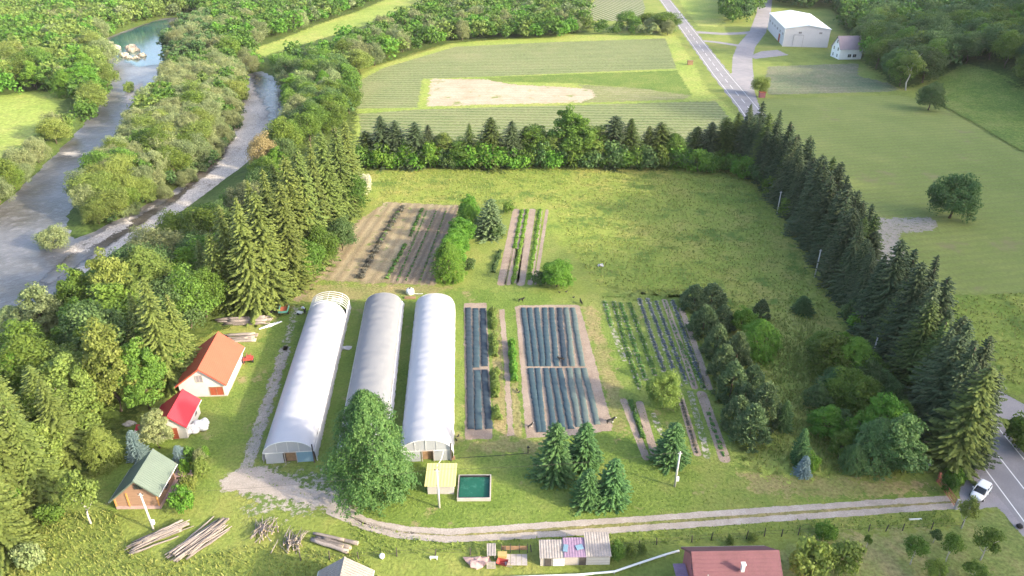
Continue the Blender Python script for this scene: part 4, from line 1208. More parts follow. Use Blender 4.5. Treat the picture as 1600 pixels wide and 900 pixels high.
MB().box((0, ln / 2, 0.02), (2 * hw - 0.2, ln - 0.6, 0.02)).build('bed_soil', M['wood_dark'], r1)
greenhouse('tunnel greenhouse covered by lilac-grey shade net between the two white ones', (-19.45, 71.5), (-22.6, 110.6), 3.1, M['net'], M['poly_white'], 2, roll_right=0.28)
greenhouse('brightest smooth white tunnel greenhouse behind the yellow-roofed hut', (-11.1, 71.8), (-13.55, 110.4), 3.25, M['poly_white'], M['poly_white'], 3, roll_right=0.1)

# ------------------------------------------------------------------ planting beds and row covers
patch('bed_soil', [(725, 474), (760, 473), (764, 560), (769, 686), (727, 687), (726, 580)], M['soil'], 4, 0.45)
patch('bed_soil', [(805, 480), (812, 477), (905, 476.5), (912, 500), (957, 664), (955, 673), (905, 680), (822, 685), (812, 560)], M['soil'], 4, 0.45)
patch('bed_soil', [(780, 484), (788, 483), (796, 580), (803, 680), (793, 681), (788, 580)], M['soil'], 4, 0.45)
patch('dry_strip', [(767, 480), (780, 482), (793, 682), (772, 670)], M['dry'], 3.5, 0.4)
patch('dry_strip', [(798, 600), (808, 598), (816, 684), (803, 682)], M['dry'], 3.5, 0.4)
def row_cover(p0, p1, w, mat, label, seed, hgt=0.25):
    a, b = np.array(P2(*p0)), np.array(P2(*p1))
    d = b - a
    ln = np.linalg.norm(d)
    r = np.random.default_rng(seed)
    n = max(6, int(ln / 0.3))
    g = []
    wob = np.cumsum(r.normal(size=n + 1)) * 0.016
    for i in range(n + 1):
        t = i / n
        hh = hgt * (0.86 + 0.14 * math.cos(2 * math.pi * i * 0.3 / 1.3)) * (1 + 0.05 * r.normal())
        ww = w * (1 + 0.09 * r.normal())
        if i in (0, n): hh *= 0.25
        g.append([(wob[i] + ww / 2 * math.cos(math.pi * (1 - k / 8)), t * ln, hh * math.sin(math.pi * k / 8) ** 0.75 + 0.02) for k in range(9)])
    o = MB().sheet(g).build('row_cover', mat, None, True, (a[0], a[1], 0.02), math.atan2(-d[0], d[1]))
    tag(o, label, 'row cover', 'fleece covered vegetable beds')
    return o
ORD = ['first', 'second', 'third', 'fourth', 'fifth', 'sixth', 'seventh', 'eighth', 'ninth', 'tenth', 'eleventh', 'twelfth', 'thirteenth', 'fourteenth', 'fifteenth', 'sixteenth', 'seventeenth', 'eighteenth', 'nineteenth', 'twentieth']
FB, FD, FG = M['fleece_blue'], M['fleece_dark'], M['fleece_green']
row_cover((731.5, 481), (734.5, 671), 1.0, M['fleece_dark'], 'narrow worn dark fleece strip nearest the brightest greenhouse', 1, 0.25)
row_cover((743, 482), (745, 575), 1.02, FB, 'middle dark blue fleece strip, far half, beside the berry hedge bed', 2)
row_cover((745.5, 579), (748, 672), 1.02, FB, 'middle dark blue fleece strip, near half, beside the berry hedge bed', 3)
row_cover((754.5, 482), (756.5, 573), 1.02, FD, 'dark blue fleece strip touching the berry hedge, far half', 4)
row_cover((757, 578), (762, 671), 1.02, FD, 'dark blue fleece strip touching the berry hedge, near half', 5)
top = [817.5, 827.8, 838.7, 850.8, 861.3, 873.6, 884.5, 895]
mid = [826.5, 837.5, 849, 859.5, 870.5, 883, 895.5, 908]
m2 = [829, 840, 852, 863, 874.5, 889, 901, 912.5]
bot = [840.5, 850, 866, 879.5, 892, 906, 917.5, 932.5]
mats = [FB, FB, FB, FB, FB, FD, FG, FG]
for i in range(8):
    row_cover((top[i], 481), (mid[i], 573), 0.88, mats[i], f'{ORD[i]} {"grey-green" if i > 5 else "blue"} strip from the bare path, far half of the wide covered bed', 10 + i)
    row_cover((m2[i], 575.5), (bot[i], [676, 676, 674, 672, 671, 668, 666, 664][i]), 0.88, mats[i] if i != 5 else FG, f'{ORD[i]} {"grey-green" if i > 4 else "blue"} strip from the bare path, near half of the wide covered bed', 20 + i)

def plants(p, w, hgt, dens, leaf, seed, gap=0.0):
    """leafy plants along a world polyline; returns quads"""
    r = np.random.default_rng(seed)
    p = np.asarray(p)
    sl = np.hypot(*np.diff(p, axis=0).T)
    L_ = sl.sum()
    n = int(L_ * dens)
    s = r.uniform(0, L_, n)
    if gap:
        s = s[np.sin(s * 2 * math.pi / gap + 0.5 * np.sin(s)) > -0.45]
        n = len(s)
    cum = np.concatenate([[0], np.cumsum(sl)])
    c = np.column_stack([np.interp(s, cum, p[:, 0]), np.interp(s, cum, p[:, 1])])
    d = (p[-1] - p[0]) / np.linalg.norm(p[-1] - p[0])
    nr = np.array([-d[1], d[0]])
    off = r.uniform(-1, 1, n)
    wv = 0.75 + 0.25 * np.sin(s * 1.7 + seed) + 0.15 * np.sin(s * 4.1)
    c += nr[None] * (off * w / 2 * wv)[:, None]
    z = hgt * (1 - 0.55 * off ** 2) * r.uniform(0.15, 1.0, n) * wv
    pos = np.column_stack([c, z])
    nrm = np.column_stack([nr[None] * (off * 0.8)[:, None] + r.normal(size=(n, 2)) * 0.5, np.full(n, 0.9)])
    return leaf_quads(pos, nrm, leaf, r), np.clip(r.uniform(0, 1, n), 0, 1)
def crop_row(name, pix, w, hgt, dens, leaf, mat, label, cat, group, seed, gap=0.0):
    p = np.array([P2(*q) for q in pix])
    Q, t = plants(p, w, hgt, dens, leaf, seed, gap)
    o0 = np.array([p[0, 0], p[0, 1], 0])
    me = quad_mesh(name, Q - o0, t)
    me.materials.append(L[mat])
    o = put(bpy.data.objects.new(name, me))
    o.location = (p[0, 0], p[0, 1], 0.03)
    tag(o, label, cat, group)
    return o
crop_row('berry_hedge', [(770, 488), (773, 560), (774, 620), (776.5, 658)], 1.45, 1.3, 420, 0.13, 'light', 'long yellow-green berry hedge beside the dark blue strip', 'hedge', None, 1, 9.5)
crop_row('berry_hedge', [(800, 537), (803.5, 597)], 1.3, 1.2, 480, 0.13, 'bright', 'short dense green hedge between the narrow path and wide bed', 'hedge', None, 2)
G = 'vegetable rows in the open garden'
def R8(x, y): return (920 + x / 3.2156, 440 + y / 3.2156)
SOILROWS = [([R8(80, 103), R8(115, 225), R8(178, 392)], 0.45), ([R8(125, 103), R8(190, 330), R8(256, 535)], 0.4), ([R8(160, 108), R8(285, 490)], 0.4), ([R8(205, 108), R8(335, 470)], 0.4),
            ([R8(255, 88), R8(310, 255), R8(380, 450)], 0.45), ([R8(295, 88), R8(455, 525)], 0.45), ([R8(338, 100), R8(488, 505)], 0.45), ([R8(380, 95), R8(455, 300), R8(532, 532)], 0.5), ([R8(420, 95), R8(578, 535)], 0.45),
            ([R8(465, 138), R8(540, 340), R8(605, 535)], 0.5), ([R8(175, 598), R8(230, 740), R8(288, 885)], 0.5), ([R8(208, 598), R8(270, 770)], 0.35), ([R8(255, 612), R8(328, 855)], 0.55), ([R8(325, 668), R8(362, 762)], 0.4),
            ([R8(455, 565), R8(545, 865)], 0.5), ([R8(510, 558), R8(597, 880)], 0.45), ([R8(567, 565), R8(625, 725), R8(682, 890)], 0.75)]
for q, hwid in SOILROWS:
    patch('bed_soil', q, M['soil'] if hwid > 0.47 else M['worn'], 3.2, 0.15, line=hwid)
crop_row('vegetable_row', [R8(80, 103), R8(115, 225)], 0.75, 0.3, 150, 0.11, 'crop', 'short green crop row turning bare, farthest from the pines', 'crop row', G, 3, 1.0)
crop_row('vegetable_row', [R8(125, 103), R8(190, 330), R8(256, 535)], 0.8, 0.32, 170, 0.11, 'crop', 'second green row counted from the wide covered bed', 'crop row', G, 4, 0.9)
crop_row('vegetable_row', [R8(160, 108), R8(285, 490)], 0.75, 0.32, 160, 0.11, 'crop', 'third green row counted from the wide covered bed', 'crop row', G, 5, 1.1)
crop_row('vegetable_row', [R8(205, 108), R8(335, 470)], 0.85, 0.36, 190, 0.11, 'crop', 'lush green row just before the purple cabbages', 'crop row', G, 6, 0.8)
crop_row('cabbage_row', [R8(255, 88), R8(310, 255), R8(380, 450)], 0.6, 0.28, 130, 0.10, 'purple', 'purple cabbage row beside the lush green row', 'crop row', G, 7, 0.8)
crop_row('cabbage_row', [R8(295, 88), R8(455, 520)], 0.6, 0.28, 120, 0.10, 'purple', 'long middle purple cabbage row ending behind the yellowish tree', 'crop row', G, 8, 0.8)
crop_row('cabbage_row', [R8(338, 100), R8(488, 500)], 0.6, 0.28, 110, 0.10, 'purple', 'sparse purple cabbage row next to the bare soil row', 'crop row', G, 9, 0.9)
crop_row('vegetable_row', [R8(380, 95), R8(532, 532)], 0.5, 0.25, 45, 0.09, 'crop', 'nearly bare soil row with few green seedlings', 'crop row', G, 10, 1.2)
crop_row('vegetable_row', [R8(420, 95), R8(578, 535)], 0.65, 0.3, 100, 0.10, 'purple', 'mixed green and purple row beside the bare earth path', 'crop row', G, 11, 0.9)
crop_row('vegetable_row', [R8(455, 300), R8(578, 535)], 0.6, 0.3, 90, 0.10, 'crop', 'green end of the row beside the bare earth path', 'crop row', G, 12, 0.9)
crop_row('vegetable_row', [R8(208, 598), R8(275, 790)], 0.65, 0.4, 220, 0.11, 'crop', 'thick dark green row in the near garden, left of reddish soil', 'crop row', G, 13)
crop_row('herb_row', [R8(455, 565), R8(545, 865)], 0.55, 0.3, 110, 0.09, 'herb', 'dotted dark row in the near garden beside the round tree', 'crop row', G, 14, 0.7)
crop_row('vegetable_row', [R8(600, 660), R8(682, 890)], 0.7, 0.3, 90, 0.1, 'crop', 'loose green row on the widest soil strip by the pines', 'crop row', G, 15, 1.2)
# upper garden: straw field, dark herb row, green rows
patch('straw_field', [(603, 316), (640, 318), (717, 321), (706, 370), (680, 446), (600, 443), (496, 438), (470, 470), (440, 480), (450, 450), (520, 395), (560, 345)], M['straw'], 3, 0.9)
def R6(x, y): return (400 + x / 3.0, 280 + y / 3.0)
crop_row('herb_row', [R6(690, 128), R6(600, 265), R6(485, 470)], 1.7, 0.75, 230, 0.13, 'herb', 'broad dark row of herbs crossing the straw field', 'crop row', None, 16, 2.2)
crop_row('herb_row', [R6(668, 150), R6(585, 290)], 0.8, 0.5, 120, 0.13, 'crop', 'green fringe growing along the dark herb row', 'crop row', None, 17, 2.0)
crop_row('vegetable_row', [R6(780, 140), R6(722, 268)], 0.9, 0.5, 150, 0.13, 'crop', 'short green row at the far end of the straw field', 'crop row', None, 18, 1.5)
crop_row('vegetable_row', [R6(700, 308), R6(612, 470)], 0.9, 0.5, 150, 0.13, 'crop', 'short green row at the near end of the straw field', 'crop row', None, 19, 1.5)
patch('bed_soil', [R6(830, 140), R6(955, 125), R6(835, 492), R6(620, 485), R6(720, 300)], M['till'], 3.4, 0.8)
for (a, b) in (((845, 150), (700, 480)), ((890, 150), (765, 485)), ((800, 150), (660, 480))):
    crop_row('vegetable_row', [R6(*a), R6(*b)], 0.5, 0.15, 60, 0.09, 'crop', 'faint seedling row on the bare soil beside the walnut hedge', 'crop row', 'faint seedling rows', 20 + a[0], 1.4)
for q, hwid in (([R6(1220, 145), R6(1150, 490)], 0.8), ([R6(1215, 330), R6(1180, 490)], 0.6), ([R6(1295, 145), R6(1240, 490)], 0.8), ([R6(1260, 145), R6(1215, 480)], 0.7), ([R6(1335, 145), R6(1285, 490)], 0.5), ([R6(1365, 145), R6(1310, 490)], 0.35)):
    patch('bed_soil', q, M['soil'], 3.2, 0.2, line=hwid)
crop_row('lettuce_row', [R6(1247, 145), R6(1212, 325)], 0.95, 0.35, 230, 0.13, 'crop_light', 'short bright green lettuce row beside the bare soil', 'crop row', None, 31, 0.9)
crop_row('lettuce_row', [R6(1272, 145), R6(1240, 320), R6(1202, 490)], 0.95, 0.35, 230, 0.13, 'crop_light', 'long bright green lettuce row in the middle of the plot', 'crop row', None, 32, 0.9)
crop_row('lettuce_row', [R6(1333, 145), R6(1303, 340), R6(1278, 475)], 1.0, 0.4, 240, 0.13, 'crop_light', 'bright green lettuce row nearest the meadow', 'crop row', None, 33, 0.9)
crop_row('herb_row', [R6(1145, 340), R6(1112, 440)], 1.1, 0.8, 200, 0.13, 'dark', 'short dark green bushy row between hedge and lettuces', 'crop row', None, 34)
0 and crop_row('flower_row', [(1152, 735), (1185, 752), (1215, 757)], 1.2, 0.7, 120, 0.13, 'light', 'ragged strip of pale weeds under the young pines', 'weeds', None, 35)

# ------------------------------------------------------------------ logs
def log_mesh(seed, ln, r0, r1):
    rg = np.random.default_rng(seed)
    mb = MB()
    n = 6
    pts = [(rg.normal() * 0.02 * ln * 0.3, -ln / 2 + ln * i / n, rg.normal() * 0.015) for i in range(n + 1)]
    mb.tube(pts, [r0 + (r1 - r0) * i / n for i in range(n + 1)], 8)
    mb.m = [0] * (len(mb.f) - 2) + [1, 1]
    me = mb.mesh('log', True)
    me.materials.append(M['log']); me.materials.append(M['log_end'])
    return me
THIN = [log_mesh(i, 6.5, 0.13, 0.06) for i in range(4)]
MIDL = [log_mesh(10 + i, 6.0, 0.16, 0.12) for i in range(3)]
THICK = [log_mesh(20 + i, 3.6, 0.24, 0.2) for i in range(3)]
BRANCH = [log_mesh(30 + i, 2.2, 0.06, 0.025) for i in range(3)]
def log(meshes, x, y, z, rz, pitch, s, label, group, name='log', cat='log'):
    o = put(bpy.data.objects.new(name, random.choice(meshes)))
    o.location, o.rotation_euler, o.scale = (x, y, z), (pitch, random.uniform(0, 6), rz), (s[0], s[1], s[0])
    o.rotation_mode = 'XYZ'
    o.rotation_euler = (pitch, 0, rz)
    tag(o, label, cat, group)
def log_fan(p0, p1, n, spread, lay, meshes, label, group, jit=0.08, base_len=6.5, name='log', cat='log'):
    """logs lying between pixel p0 and p1, stacked across `spread` metres in `lay` layers"""
    a, b = np.array(P2(*p0)), np.array(P2(*p1))
    d = b - a
    ln = np.linalg.norm(d)
    rz = math.atan2(-d[0], d[1])
    nr = np.array([-d[1], d[0]]) / ln
    for i in range(n):
        l = i % lay
        u = (random.random() - 0.5) * spread * (1 - 0.22 * l)
        c = (a + b) / 2 + nr * u + d / ln * random.uniform(-0.8, 0.8)
        sc = ln / base_len * random.uniform(0.8, 1.1)
        log(meshes, c[0], c[1], 0.13 + 0.2 * l + random.uniform(0, 0.05), rz + random.gauss(0, jit) + (math.pi if random.random() < .4 else 0), random.gauss(0, 0.012), (random.uniform(0.75, 1.25), sc), label, group, name, cat)
log_fan((206, 858), (291, 822), 24, 2.1, 3, THIN, 'long grey log in the loose pile beside the white pole', 'logs in the pile beside the pole', 0.06)
log_fan((276, 872), (349, 820), 30, 2.8, 3, THIN, 'long bleached log in the crossed pile next to the pole pile', 'logs in the crossed pile', 0.10)
log_fan((346, 505), (417, 502), 26, 3.0, 3, MIDL, 'pinkish log in the long stack behind the orange-roofed barn', 'logs stacked near the spruces', 0.03, 6.0)
log_fan((352, 530), (398, 528), 24, 2.7, 3, MIDL, 'grey log in the short stack touching the orange-roofed barn', 'logs stacked behind the barn', 0.06, 6.0)
log_fan((490, 843), (545, 856), 9, 1.9, 2, THICK, 'thick short log in the small pile beside the track', 'thick logs beside the track', 0.10, 3.6)
for cx, cy, n, lab in ((413, 830, 40, 'thin branch in the brush heap farther from the thick logs'), (455, 848, 40, 'thin branch in the brush heap nearest the thick logs')):
    x, y = P2(cx, cy)
    for i in range(n):
        log(BRANCH, x + random.gauss(0, 0.7), y + random.gauss(0, 0.55), 0.15 + random.random() * 0.5, random.gauss(0.15, 0.5), random.gauss(0, 0.25), (random.uniform(.7, 1.2), random.uniform(.7, 1.2)), lab, lab.replace('thin branch', 'branches'), 'branch', 'branch')

# ------------------------------------------------------------------ poles
POLES = []
def pole(px, by, ty, label, box=False, r=0.12, lean=(0, 0)):
    x, y = P2(px, by)
    h = height(by, ty)
    t = thing('utility_pole', label, 'pole', (x, y, 0))
    MB().tube([(0, 0, 0), (lean[0] * h, lean[1] * h, h)], [r * 1.25, r * 0.85], 10).build('shaft', M['pole'], t, True)
    tx = MB().box((lean[0] * h, lean[1] * h, h - 0.25), (0.55, 0.08, 0.08))
    tx.build('crossarm', M['steel'], t)
    for s in (-0.24, 0.24):
        MB().tube([(s + lean[0] * h, lean[1] * h, h - 0.2), (s + lean[0] * h, lean[1] * h, h - 0.02)], 0.05, 6).build('insulator', M['wood_dark'], t)
    if box:
        MB().box((0.22, -0.05, 1.3), (0.34, 0.28, 0.6)).build('meter_box', M['white_paint'], t)
    POLES.append((x + lean[0] * h, y, h))
pole(240, 828, 771, 'white concrete pole with meter box beside the log pile', True, 0.11, (-0.03, 0))
pole(686.5, 793, 733, 'white concrete pole in front of the yellow-roofed hut', False, 0.12)
pole(1054, 760, 706, 'white concrete pole with meter box on the lawn', True, 0.12, (0.015, 0))
for px, by, ty, lab in ((1362, 561, 524, 'roadside pole nearest the car, before the spruce row'), (1273, 433, 390, 'second roadside pole from the car, before the spruce row'), (1214, 334, 299, 'third roadside pole from the car, before the spruce row'), (1173, 246, 226, 'farthest roadside pole, in the shrubs at the meadow corner')):
    pole(px, by, ty, lab, False, 0.11)

def wire(a, b, label, sag=0.6):
    a, b = Vector(a), Vector(b)
    pts = [a.lerp(b, t) + Vector((0, 0, -sag * 4 * t * (1 - t))) for t in np.linspace(0, 1, 9)]
    tag(MB().tube(pts, 0.014, 4).build('power_line', M['wood_dark']), label, 'wire')
for (a, b, lab) in ((0, 1, 'thin wire from the log pile pole to the pole at the yellow-roofed hut'), (1, 2, 'thin wire from the hut pole to the lawn pole'), (3, 4, 'thin wire between the two roadside poles nearest the car'), (4, 5, 'thin wire between second and third roadside poles'), (5, 6, 'thin wire to the farthest roadside pole')):
    wire(POLES[a], POLES[b], lab)

# ------------------------------------------------------------------ fence, gate, pipes
f = thing('wire_fence', 'wire fence on dark wooden posts along the farm track', 'fence', (0, 0, 0))
pl = [(470, 876), (515, 874), (560, 873), (620, 869), (680, 868), (735, 867), (790, 866), (830, 862), (870, 862), (955, 860), (998, 855), (1026, 851), (1081, 847), (1111, 844), (1166, 842), (1194, 838), (1221, 838), (1247, 836), (1300, 833), (1357, 830), (1384, 830), (1410, 829), (1455, 827), (1502, 825)]
pw = []
for k, (a, b) in enumerate(pl):
    x, y = P2(a, b)
    hh = random.uniform(1.0, 1.35)
    dx = random.gauss(0, 0.05)
    MB().tube([(x, y, 0), (x + dx, y + random.gauss(0, 0.04), hh)], [0.07, 0.055], 6).build('post', M['wood_dark'], f)
    pw.append((x, y))
for z in (0.45, 0.9):
    MB().tube([(x, y, z) for x, y in pw], 0.012, 4).build('wire', M['wood_dark'], f)
g = thing('gate', 'rust red tubular gate closing the farm track near the white car', 'gate', (53.3, 63.7, 0), 0.0)
MB().box((0, -0.25, 0.75), (0.3, 0.3, 1.5)).build('gate_post', M['concrete'], g)
MB().box((0.15, 4.3, 0.75), (0.25, 0.25, 1.5)).build('gate_post', M['gate_red'], g)
for k in range(2):
    y0 = 0.1 + 2.0 * k
    lf = MB()
    for z in (0.2, 0.7, 1.25):
        lf.box((0, y0 + 0.97, z), (0.06, 1.94, 0.06))
    for i in range(9):
        lf.box((0, y0 + 0.03 + 0.235 * i, 0.72), (0.04, 0.04, 1.04))
    lf.build('gate_leaf', M['gate_red'], g)
pipe_pts = [(720, 905), (850, 900), (905, 898), (960, 893), (1000, 879.5), (1040, 866.5), (1061, 860.5)]
pp = [P(a, b, 0.35) for a, b in pipe_pts]
w = thing('water_pipe', 'white pipe on short props leading to the plum-roofed house', 'pipe')
MB().tube(pp, 0.12, 8).build('pipe', M['white_paint'], w, True)
for x, y, z in pp:
    MB().box((x, y, 0.12), (0.12, 0.12, 0.24)).build('prop', M['wood_grey'], w)
hp = [P(a, b, 0.03) for a, b in ((712, 716), (740, 714), (775, 712), (800, 710), (826, 708))]
tag(MB().tube(hp, 0.035, 6).build('hose', M['blackpipe']), 'thin dark hose lying on the grass beside the standpipe', 'hose')
s = thing('standpipe', 'dark standpipe with valve at the end of the hose', 'standpipe', P(825, 708))
MB().tube([(0, 0, 0), (0, 0, 1.1)], 0.07, 8).build('riser', M['wood_dark'], s)
MB().box((0.05, 0, 0.95), (0.35, 0.12, 0.12)).box((0, 0, 1.12), (0.2, 0.2, 0.1)).build('valve', M['blackpipe'], s)
tag(MB().tube([(-9.4, 68.6, 2.05), (-9.0, 70.2, 1.7), (-8.8, 71.6, 1.9)], 0.04, 6).build('hose', M['white_paint']), 'white hose running from the yellow-roofed hut to the greenhouse door', 'hose')

# ------------------------------------------------------------------ car
x, y = P2(1531, 772)
car = thing('parked_car', 'white small hatchback parked by the gate beside the road', 'car', (x, y, 0.02), math.atan2(2.5, -2.2), None, (.93, .93, .93))
def loft(sections, mat, name, parent, n=14, e=3.2):
    """sections: (y, half width, z low, z high)"""
    g = []
    for yy, w, z0, z1 in sections:
        row = []
        for k in range(n + 1):
            t = 2 * math.pi * k / n
            c, s_ = math.cos(t), math.sin(t)
            row.append((w * math.copysign(abs(c) ** (2 / e), c), yy, (z0 + z1) / 2 + (z1 - z0) / 2 * math.copysign(abs(s_) ** (2 / e), s_)))
        g.append(row)
    mb = MB().sheet(g)
    mb.add(g[0][:-1], [tuple(range(n))])
    mb.add(g[-1][:-1], [tuple(range(n - 1, -1, -1))])
    return mb.build(name, mat, parent, True)
body = loft([(-1.88, .62, .42, .82), (-1.8, .76, .3, .92), (-1.3, .81, .22, .98), (-.4, .83, .2, .98), (.7, .83, .2, .96), (1.3, .8, .22, .9), (1.75, .72, .28, .78), (1.9, .6, .36, .66)], M['car_paint'], 'body', car)
loft([(-1.72, .60, .80, 1.12), (-1.35, .70, .80, 1.38), (-.6, .73, .80, 1.46), (.1, .72, .80, 1.44), (.62, .68, .80, 1.22), (1.12, .66, .8, .96)], M['car_glass'], 'window_glass', car)
loft([(-1.5, .55, 1.30, 1.38), (-1.2, .63, 1.36, 1.46), (-.5, .66, 1.40, 1.50), (.15, .64, 1.38, 1.48), (.32, .58, 1.34, 1.43)], M['car_paint'], 'roof', car)
for s in (-1, 1):
    for (a, b) in (((.74, -.3, .95), (.68, -.35, 1.44)), ((.72, -1.25, .95), (.64, -1.3, 1.42)), ((.72, 1.0, .93), (.62, .25, 1.42))):
        MB().tube([(s * a[0], a[1], a[2]), (s * b[0], b[1], b[2])], 0.045, 6).build('pillar', M['car_paint'], car)
    for yy in (-1.2, 1.15):
        wh = MB().tube([(s * .66, yy, .3), (s * .84, yy, .3)], .3, 16).build('wheel', M['tyre'], car)
        MB().tube([(s * .845, yy, .3), (s * .855, yy, .3)], .18, 12).build('rim', M['steel'], wh)
    MB().blob((s * .52, 1.78, .62), (.16, .12, .09), 3, 10, 6, 0).build('headlight', M['lamp_clear'], car, True)
    MB().box((s * .6, -1.84, .78), (.2, .08, .22)).build('tail_light', M['lamp_red'], car)
    MB().box((s * .88, .62, 1.0), (.18, .1, .13)).build('mirror', M['car_paint'], car)
MB().box((0, 1.9, .42), (.5, .04, .12)).build('number_plate', M['white_paint'], car)

# ------------------------------------------------------------------ yard things
x, y = P2(444.5, 490)
t = thing('farm_trailer', 'rust red farm trailer with green sides near the spruces', 'trailer', (x, y, 0), 0.1)
MB().box((0, 0, 0.75), (1.5, 2.2, 0.08)).build('bed', M['rust'], t)
for s in (-1, 1):
    MB().box((s * .75, 0, 0.95), (0.05, 2.2, 0.4)).build('side_board', M['green_metal'], t)
    wh = MB().tube([(s * .62, -.2, .32), (s * .82, -.2, .32)], .32, 12).build('wheel', M['tyre'], t)
    MB().tube([(s * .83, -.2, .32), (s * .84, -.2, .32)], .15, 10).build('rim', M['rust'], wh)
MB().box((0, -1.1, 0.95), (1.5, 0.05, 0.4)).build('tailboard', M['green_metal'], t)
MB().tube([(0, 1.1, .7), (0, 2.3, .5)], 0.05, 6).build('drawbar', M['rust'], t)
for k, (dx, dy, sc) in enumerate(((-2.6, .1, .8), (-1.9, .7, .7), (-1.5, 1.6, .6))):
    tag(MB().blob((0, 0, .4 * sc), (.75 * sc, .6 * sc, .5 * sc), 40 + k, amp=.3).build('scrap_heap', M['wood_dark'], None, False, (x + dx, y + dy, 0)), ['largest dark scrap heap under the spruces by the trailer', 'middle dark scrap heap between trailer and spruces', 'smallest dark scrap heap touching the trailer'][k], 'scrap heap')
x, y = P2(389, 566)
t = thing('garden_tiller', 'faded red two-wheeled implement parked against the orange-roofed barn', 'tiller', (x, y, 0), 0.2)
MB().box((0, 0, .75), (1.5, .9, .28)).box((0.1, .1, 1.0), (.7, .6, .3)).build('hopper', M['red_paint'], t)
for s in (-1, 1):
    MB().tube([(s * .55, -.1, .35), (s * .72, -.1, .35)], .35, 12).build('wheel', M['tyre'], t)
    MB().tube([(s * .3, .4, .8), (s * .35, 1.2, 1.0)], .04, 6).build('handle', M['gate_red'], t)
MB().tube([(-.7, -.4, 0), (-.7, -.4, .65)], .05, 6).build('stand', M['gate_red'], t)
x, y = P2(424, 509)
for k in range(4):
    tag(MB().box((0, 0, 0.05), (0.3, 2.4, 0.08), rz=-0.75).build('plank', M['white_paint'], None, False, (x - .9 + .5 * k, y - .3 + .25 * k, 0.01 * k)), 'white painted plank lying by the long log stack', 'plank', 'white planks')
# white sacks by the crimson shed
x, y = P2(309, 672)
for k, (dx, dy, dz, r) in enumerate(((-1.0, -.7, .0, .75), (-.1, -.5, .0, .7), (.75, .1, 0, .75), (-.3, .7, 0, .8), (.6, 1.1, 0, .65), (.1, .2, .55, .7), (-.5, -.3, .5, .6), (.4, 1.5, .1, .55))):
    b = MB().blob((0, 0, r * .55), (r, r * .85, r * .62), 60 + k, 12, 8, .16).build('sack', M['sack'], None, True, (x + dx, y + dy, dz))
    tag(b, 'bulging white woven sack in the heap beside the crimson shed', 'sack', 'white sacks beside the shed')
# round white water tank with lid and pipe
x, y = P2(641, 459)
t = thing('plastic_tank', 'round white plastic water tank with black lid behind the greenhouses', 'tank', (x, y, 0))
mb = MB()
g = []
for r, z in ((.62, 0), (.72, .12), (.74, .6), (.70, .85), (.5, 1.05), (.25, 1.12), (.001, 1.13)):
    g.append([(r * math.cos(a), r * math.sin(a), z) for a in np.linspace(0, 2 * math.pi, 21)])
mb.sheet(g).build('body', M['tankwhite'], t, True)
MB().tube([(0, 0, 1.1), (0, 0, 1.2)], .22, 12).build('lid', M['blackpipe'], t)
MB().tube([(.6, -.2, .15), (1.5, -.35, .15), (2.4, -.5, .3)], .06, 6).build('outlet_pipe', M['white_paint'], t)
tag(MB().box((0, 0, .12), (2.0, .8, .2)).build('board', M['wood_brown'], None, False, (*P2(641, 466), 0)), 'brown wooden board lying before the round white tank', 'board')
tag(MB().blob((0, 0, .32), (.32, .32, .36), 5, 12, 8, .05).build('canister', M['tankwhite'], None, True, (*P2(597, 872), 0)), 'white plastic canister standing at the wire fence', 'canister')
tag(MB().box((0, 0, .35), (.9, .25, .08)).box((-.35, 0, .17), (.06, .2, .34)).box((.35, 0, .17), (.06, .2, .34)).build('trough', M['white_paint'], None, False, (*P2(678, 874), 0)), 'white trough on legs beside the wire fence', 'trough')
tag(MB().box((0, 0, .08), (1.5, .14, .12)).build('board', M['white_paint'], None, False, (*P2(1430, 812), 0), 0.05), 'single white board lying on the grass below the track', 'board')
tag(MB().blob((0, 0, .3), (.35, .35, .3), 9, 10, 6, .1).build('tyre', M['tyre'], None, True, (*P2(1592, 825), 0)), 'black tyre lying on the road edge beyond the orchard', 'tyre')
tag(MB().blob((0, 0, .25), (.5, .4, .28), 19, 10, 6, .2).build('bundle', M['tankwhite'], None, True, (*P2(1453, 726), 0)), 'pale round bundle under the last roadside spruce', 'bundle')
x, y = P2(1190, 152)
t = thing('roadside_shelter', 'small brick red box shelter beside the road junction', 'shelter', (x, y, 0))
MB().box((0, 0, .9), (2.0, 1.5, 1.8)).build('wall', M['plum_wall'], t)
MB().box((0, 0, 1.9), (2.4, 1.9, .15)).build('roof', M['rust'], t)
x, y = P2(1078, 101)
tag(MB().box((0, 0, .8), (2.2, 1.4, 1.6)).box((0, 0, 1.68), (2.5, 1.7, .12)).build('kiosk', M['wood_brown'], None, False, (x, y, 0)), 'low brown hut on the verge of the far road', 'hut')
